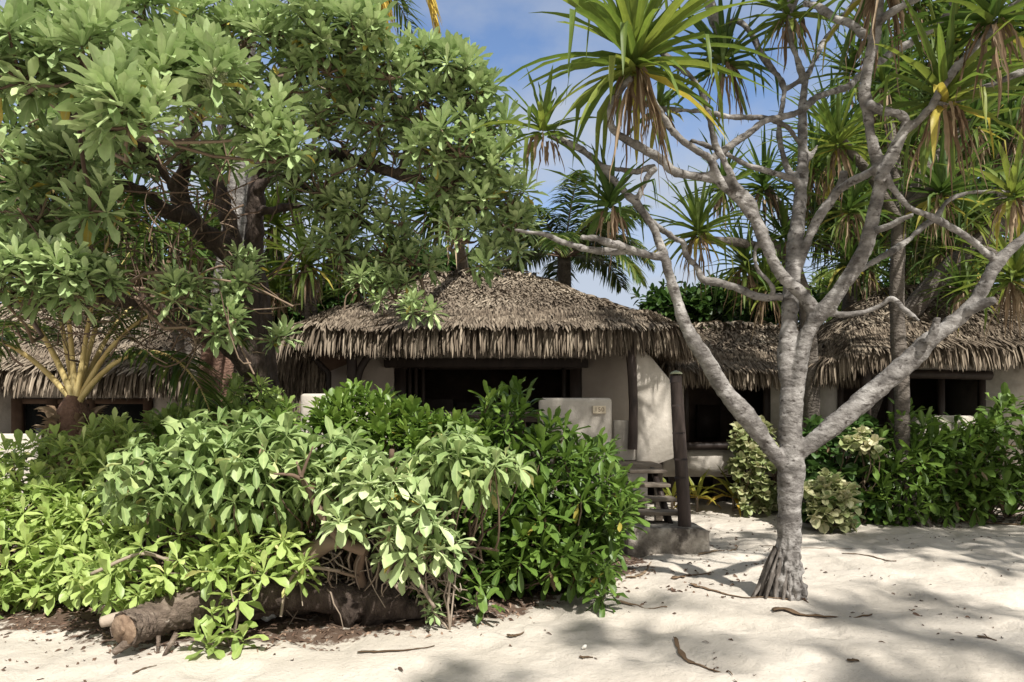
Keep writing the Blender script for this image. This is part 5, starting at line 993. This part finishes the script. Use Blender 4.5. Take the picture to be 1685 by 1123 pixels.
for sq, a, c in (([(462, 1015, 2.4), (472, 965, 2.8), (500, 935, 3), (560, 940, 3)], 5.05, 5.2), ([(655, 880, 2.5), (640, 920, 3.5), (642, 950, 3.5), (660, 975, 3)], 5.0, 5.1), ([(660, 890, 3), (668, 930, 3), (690, 960, 3), (715, 1000, 3)], 5.0, 5.1), ([(700, 920, 3), (685, 895, 3), (690, 860, 3)], 4.95, 5.0), ([(285, 925, 2.5), (230, 912, 3), (150, 945, 3.5)], 5.1, 4.9)):
    b = MB(); p_, r_ = trace(sq, a, c); tube(b, p_, r_, 6, 6, .05)
    tag(b.build('dead_branch', M['twig_pale']), 'thin bare grey stem curving up from the litter under the hedge leaves', 'dead branch', 'bare stems under the hedge')
def flat_leaf(name, label, cat, pts, wd, mat='dead', rnd=.5, curl=.02):
    """a dry strip lying on the sand along pixel points on the ground"""
    g = np.array([G(*q) for q in pts]); both = catmull(np.hstack([g, np.zeros((len(g), 1))]), 6)[:, :2]; k = len(both); t = np.linspace(0, 1, k)
    z = ground_z(both[:, 0], both[:, 1]) + .006 + curl * .3 * np.clip(1 - t * 3, 0, 1); c = np.column_stack([both, z]); tg = norm(np.gradient(c, axis=0)); s = norm(np.cross(tg, UP))
    wv = wd * np.interp(t, [0, .12, .45, .8, 1], [.45, 1, .7, .3, .06]) * (1 + .25 * rng.normal(size=k)); m = MB()
    V = np.stack([c - s * wv[:, None] * .5 + (0, 0, .10 * wd), c, c + s * wv[:, None] * .5 + (0, 0, .16 * wd)], 1).reshape(-1, 3)
    i = np.arange(k - 1)[:, None]; j = np.arange(2)[None]; Qq = np.stack(np.broadcast_arrays(i * 3 + j, i * 3 + j + 1, (i + 1) * 3 + j + 1, (i + 1) * 3 + j), -1).reshape(-1, 4)
    m.add(V, Qq, None, rnd); o = m.build(name, M[mat]); so = o.modifiers.new('s', 'SOLIDIFY'); so.thickness = .002; apply_mods(o)
    return tag(o, label, cat, 'dry leaves and sticks fallen on the sand')
flat_leaf('fallen_leaf', 'thick dry brown leaf base with long thin tail, in front of the pale trunk', 'dry leaf', [(1272, 1012), (1295, 1012), (1318, 1018), (1345, 1020), (1390, 1019), (1435, 1013)], .09, rnd=.3)
flat_leaf('fallen_leaf', 'long straight dry leaf lying just left of the pale trunk roots', 'dry leaf', [(1135, 966), (1150, 974), (1185, 982), (1230, 988), (1300, 992)], .055, rnd=.4)
flat_leaf('fallen_leaf', 'short curled brown leaf on sand between the concrete block and the pale trunk', 'dry leaf', [(1108, 955), (1118, 950), (1140, 944), (1168, 942)], .07, rnd=.5)
flat_leaf('fallen_leaf', 'tan curved dry leaf in front of the right corner of the concrete block', 'dry leaf', [(1150, 915), (1180, 912), (1203, 905), (1216, 893)], .075, rnd=.75)
flat_leaf('fallen_stick', 'long thin stick lying on the sand behind the pale trunk', 'stick', [(1250, 896), (1285, 900), (1340, 903), (1402, 904)], .025, rnd=.4)
flat_leaf('fallen_leaf', 'split dark dry leaf on the sand right of the pale trunk', 'dry leaf', [(1386, 915), (1405, 919), (1430, 918), (1475, 927)], .07, rnd=.35)
flat_leaf('fallen_leaf', 'orange brown leaf near the right foot of the glossy shrub', 'dry leaf', [(1030, 956), (1048, 952), (1062, 944), (1072, 932)], .07, rnd=.7)
flat_leaf('fallen_leaf', 'reddish dry strip under the drooping glossy clump', 'dry leaf', [(1015, 992), (1040, 1000), (1070, 1001), (1098, 1003)], .06, rnd=.6)
flat_leaf('fallen_stick', 'forked brown twig lying on the sand at the bottom right of centre', 'stick', [(1110, 1052), (1124, 1076), (1135, 1082), (1165, 1092), (1192, 1103), (1205, 1118)], .045, rnd=.25)
flat_leaf('fallen_stick', 'thin dark stick lying on the litter edge below the tiny tuft', 'stick', [(588, 1074), (630, 1070), (680, 1067), (715, 1060)], .04, rnd=.1)
flat_leaf('fallen_leaf', 'crumpled brown leaf on the sand below the fresh seedling', 'dry leaf', [(835, 1040), (848, 1038), (862, 1034)], .07, rnd=.2)
flat_leaf('fallen_leaf', 'small brown leaf right beside the white shell', 'dry leaf', [(953, 1084), (965, 1083), (976, 1083)], .045, rnd=.2)
flat_leaf('fallen_leaf', 'dry brown frond lying at the foot of the right hedge near the frame edge', 'dry leaf', [(1560, 858), (1600, 853), (1640, 862), (1685, 866)], .12, rnd=.7)
flat_leaf('fallen_leaf', 'pale tan leaf sheath at the foot of the right hedge', 'dry leaf', [(1575, 856), (1592, 862), (1612, 858)], .14, rnd=.95)
flat_leaf('fallen_leaf', 'dark leaf on the sand at the lower right', 'dry leaf', [(1610, 1054), (1624, 1052), (1640, 1054)], .05, rnd=.15)
flat_leaf('fallen_leaf', 'dark brown leaf on open sand right of the forked twig', 'dry leaf', [(1395, 1089), (1408, 1088), (1414, 1090)], .05, rnd=.15)
flat_leaf('fallen_stick', 'thin straight stick on the bright sand in front of the sawn log', 'stick', [(218, 1102), (240, 1095), (258, 1091)], .02, rnd=.2)
b = MB(); c = np.array((*G(962, 1070), .012)); v = norm(rng.normal(size=(40, 3))); 
tube(b, [c + (-.018, 0, 0), c + (0, 0, .012), c + (.014, .004, .022)], [.006, .014, .004], 8); tag(b.build('shell', M['shell']), 'tiny white shell lying on the sand at bottom centre', 'shell')
b = MB(); c = np.array((*G(440, 1022), .03)); tube(b, [c + (-.07, 0, 0), c + (-.04, 0, .02), c + (.03, 0, .025), c + (.07, 0, 0)], [.01, .05, .055, .01], 10, 4, .12); tag(b.build('stone', M['stone']), 'grey stone half hidden under the dark log beside the small bright plant', 'stone')

# loose litter nobody could count
def bits(name, x, y, ln, wd, mat, rnd=None):
    n = len(x); m = MB(); z = ground_z(x, y) + .006; az = rng.random(n) * 6.28
    leaves(m, np.column_stack([x, y, z]), np.stack([np.cos(az), np.sin(az), .12 + .35 * rng.random(n)], -1), ln, wd, 'ovate', droop=.9, power=.6, fold=.3, roll=.5, rnd=rnd)
    return tag(m.build(name, M[mat]), kind='stuff')
n = 30000; x = rng.uniform(-6, 6.6, n); y = rng.uniform(4.2, 11.5, n); k = rng.random(n) < litter_w(x, y) * .9; x, y = x[k], y[k]
bits('leaf_litter', x, y, .03 + .06 * rng.random(len(x)), .008 + .016 * rng.random(len(x)), 'litter')
n = 7000; x = rng.uniform(-4, 7, n); y = rng.uniform(3.9, 12.5, n); k = rng.random(n) < .035 + .5 * np.clip((vnoise(x * 1.4, y * 1.4) + .5 * vnoise(x * 5, y * 5) - .88) / .25, 0, 1); x, y = x[k], y[k]
bits('leaf_crumbs', x, y, .015 + .05 * rng.random(len(x)) ** 3 + .012 * rng.random(len(x)), .008 + .018 * rng.random(len(x)), 'litter', rnd=.5 * rng.random(len(x)))

n = 260; a_, c_ = rng.uniform(1010, 1330, n), 845 + 150 * rng.random(n); k = rng.random(n) < np.clip(1.1 - np.abs(a_ - 1130) / 230, .1, 1); dd_ = CZ * F / (c_[k] - HY); x = (a_[k] - CX) * dd_ / F
bits('leaf_scraps', x, dd_, .03 + .06 * rng.random(len(x)), .015 + .025 * rng.random(len(x)), 'litter', rnd=.7 * rng.random(len(x)))
# ------------------------------------------------------------------ trees behind the viewer that shade the sand and the right side
def shade_tree(label, base, top, rad, n, ln=.5):
    t = thing('shade_tree', (base[0], base[1], 0), label, 'tree'); b = MB(); c = np.array(top, float)
    tube(b, [(base[0], base[1], -.1), ((base[0] + c[0]) / 2 + .1, (base[1] + c[1]) / 2, c[2] * .5), c], [.2, .15, .08], 10)
    v = norm(rng.normal(size=(n, 3))); q = c + v * np.array(rad) * (.35 + .65 * rng.random((n, 1)) ** .6)
    twigs(b, np.repeat(c[None], n, 0), q, .03, .008); b.build('trunk', M['grey_bark'], t)
    m = MB(); rosettes(m, q, norm(v * .5 + (0, 0, .7)), 12, ln, .34, (15, 105), .4, 'obovate', .4); m.build('crown', M['helio'], t)
SHADE = [((8.5, -5.0), (6.6, -1.9, 9.0), (4.0, 1.7, 1.0), 26, .5), ((11.0, 3.0), (9.0, 4.6, 6.2), (3.0, 2.8, 1.1), 85, .5)]
shade_tree('leafy tree standing behind the viewer on the right, shading the near sand', *SHADE[0])
shade_tree('leafy tree beyond the right frame edge, shading the right hedge and bungalow', *SHADE[1])

settle()
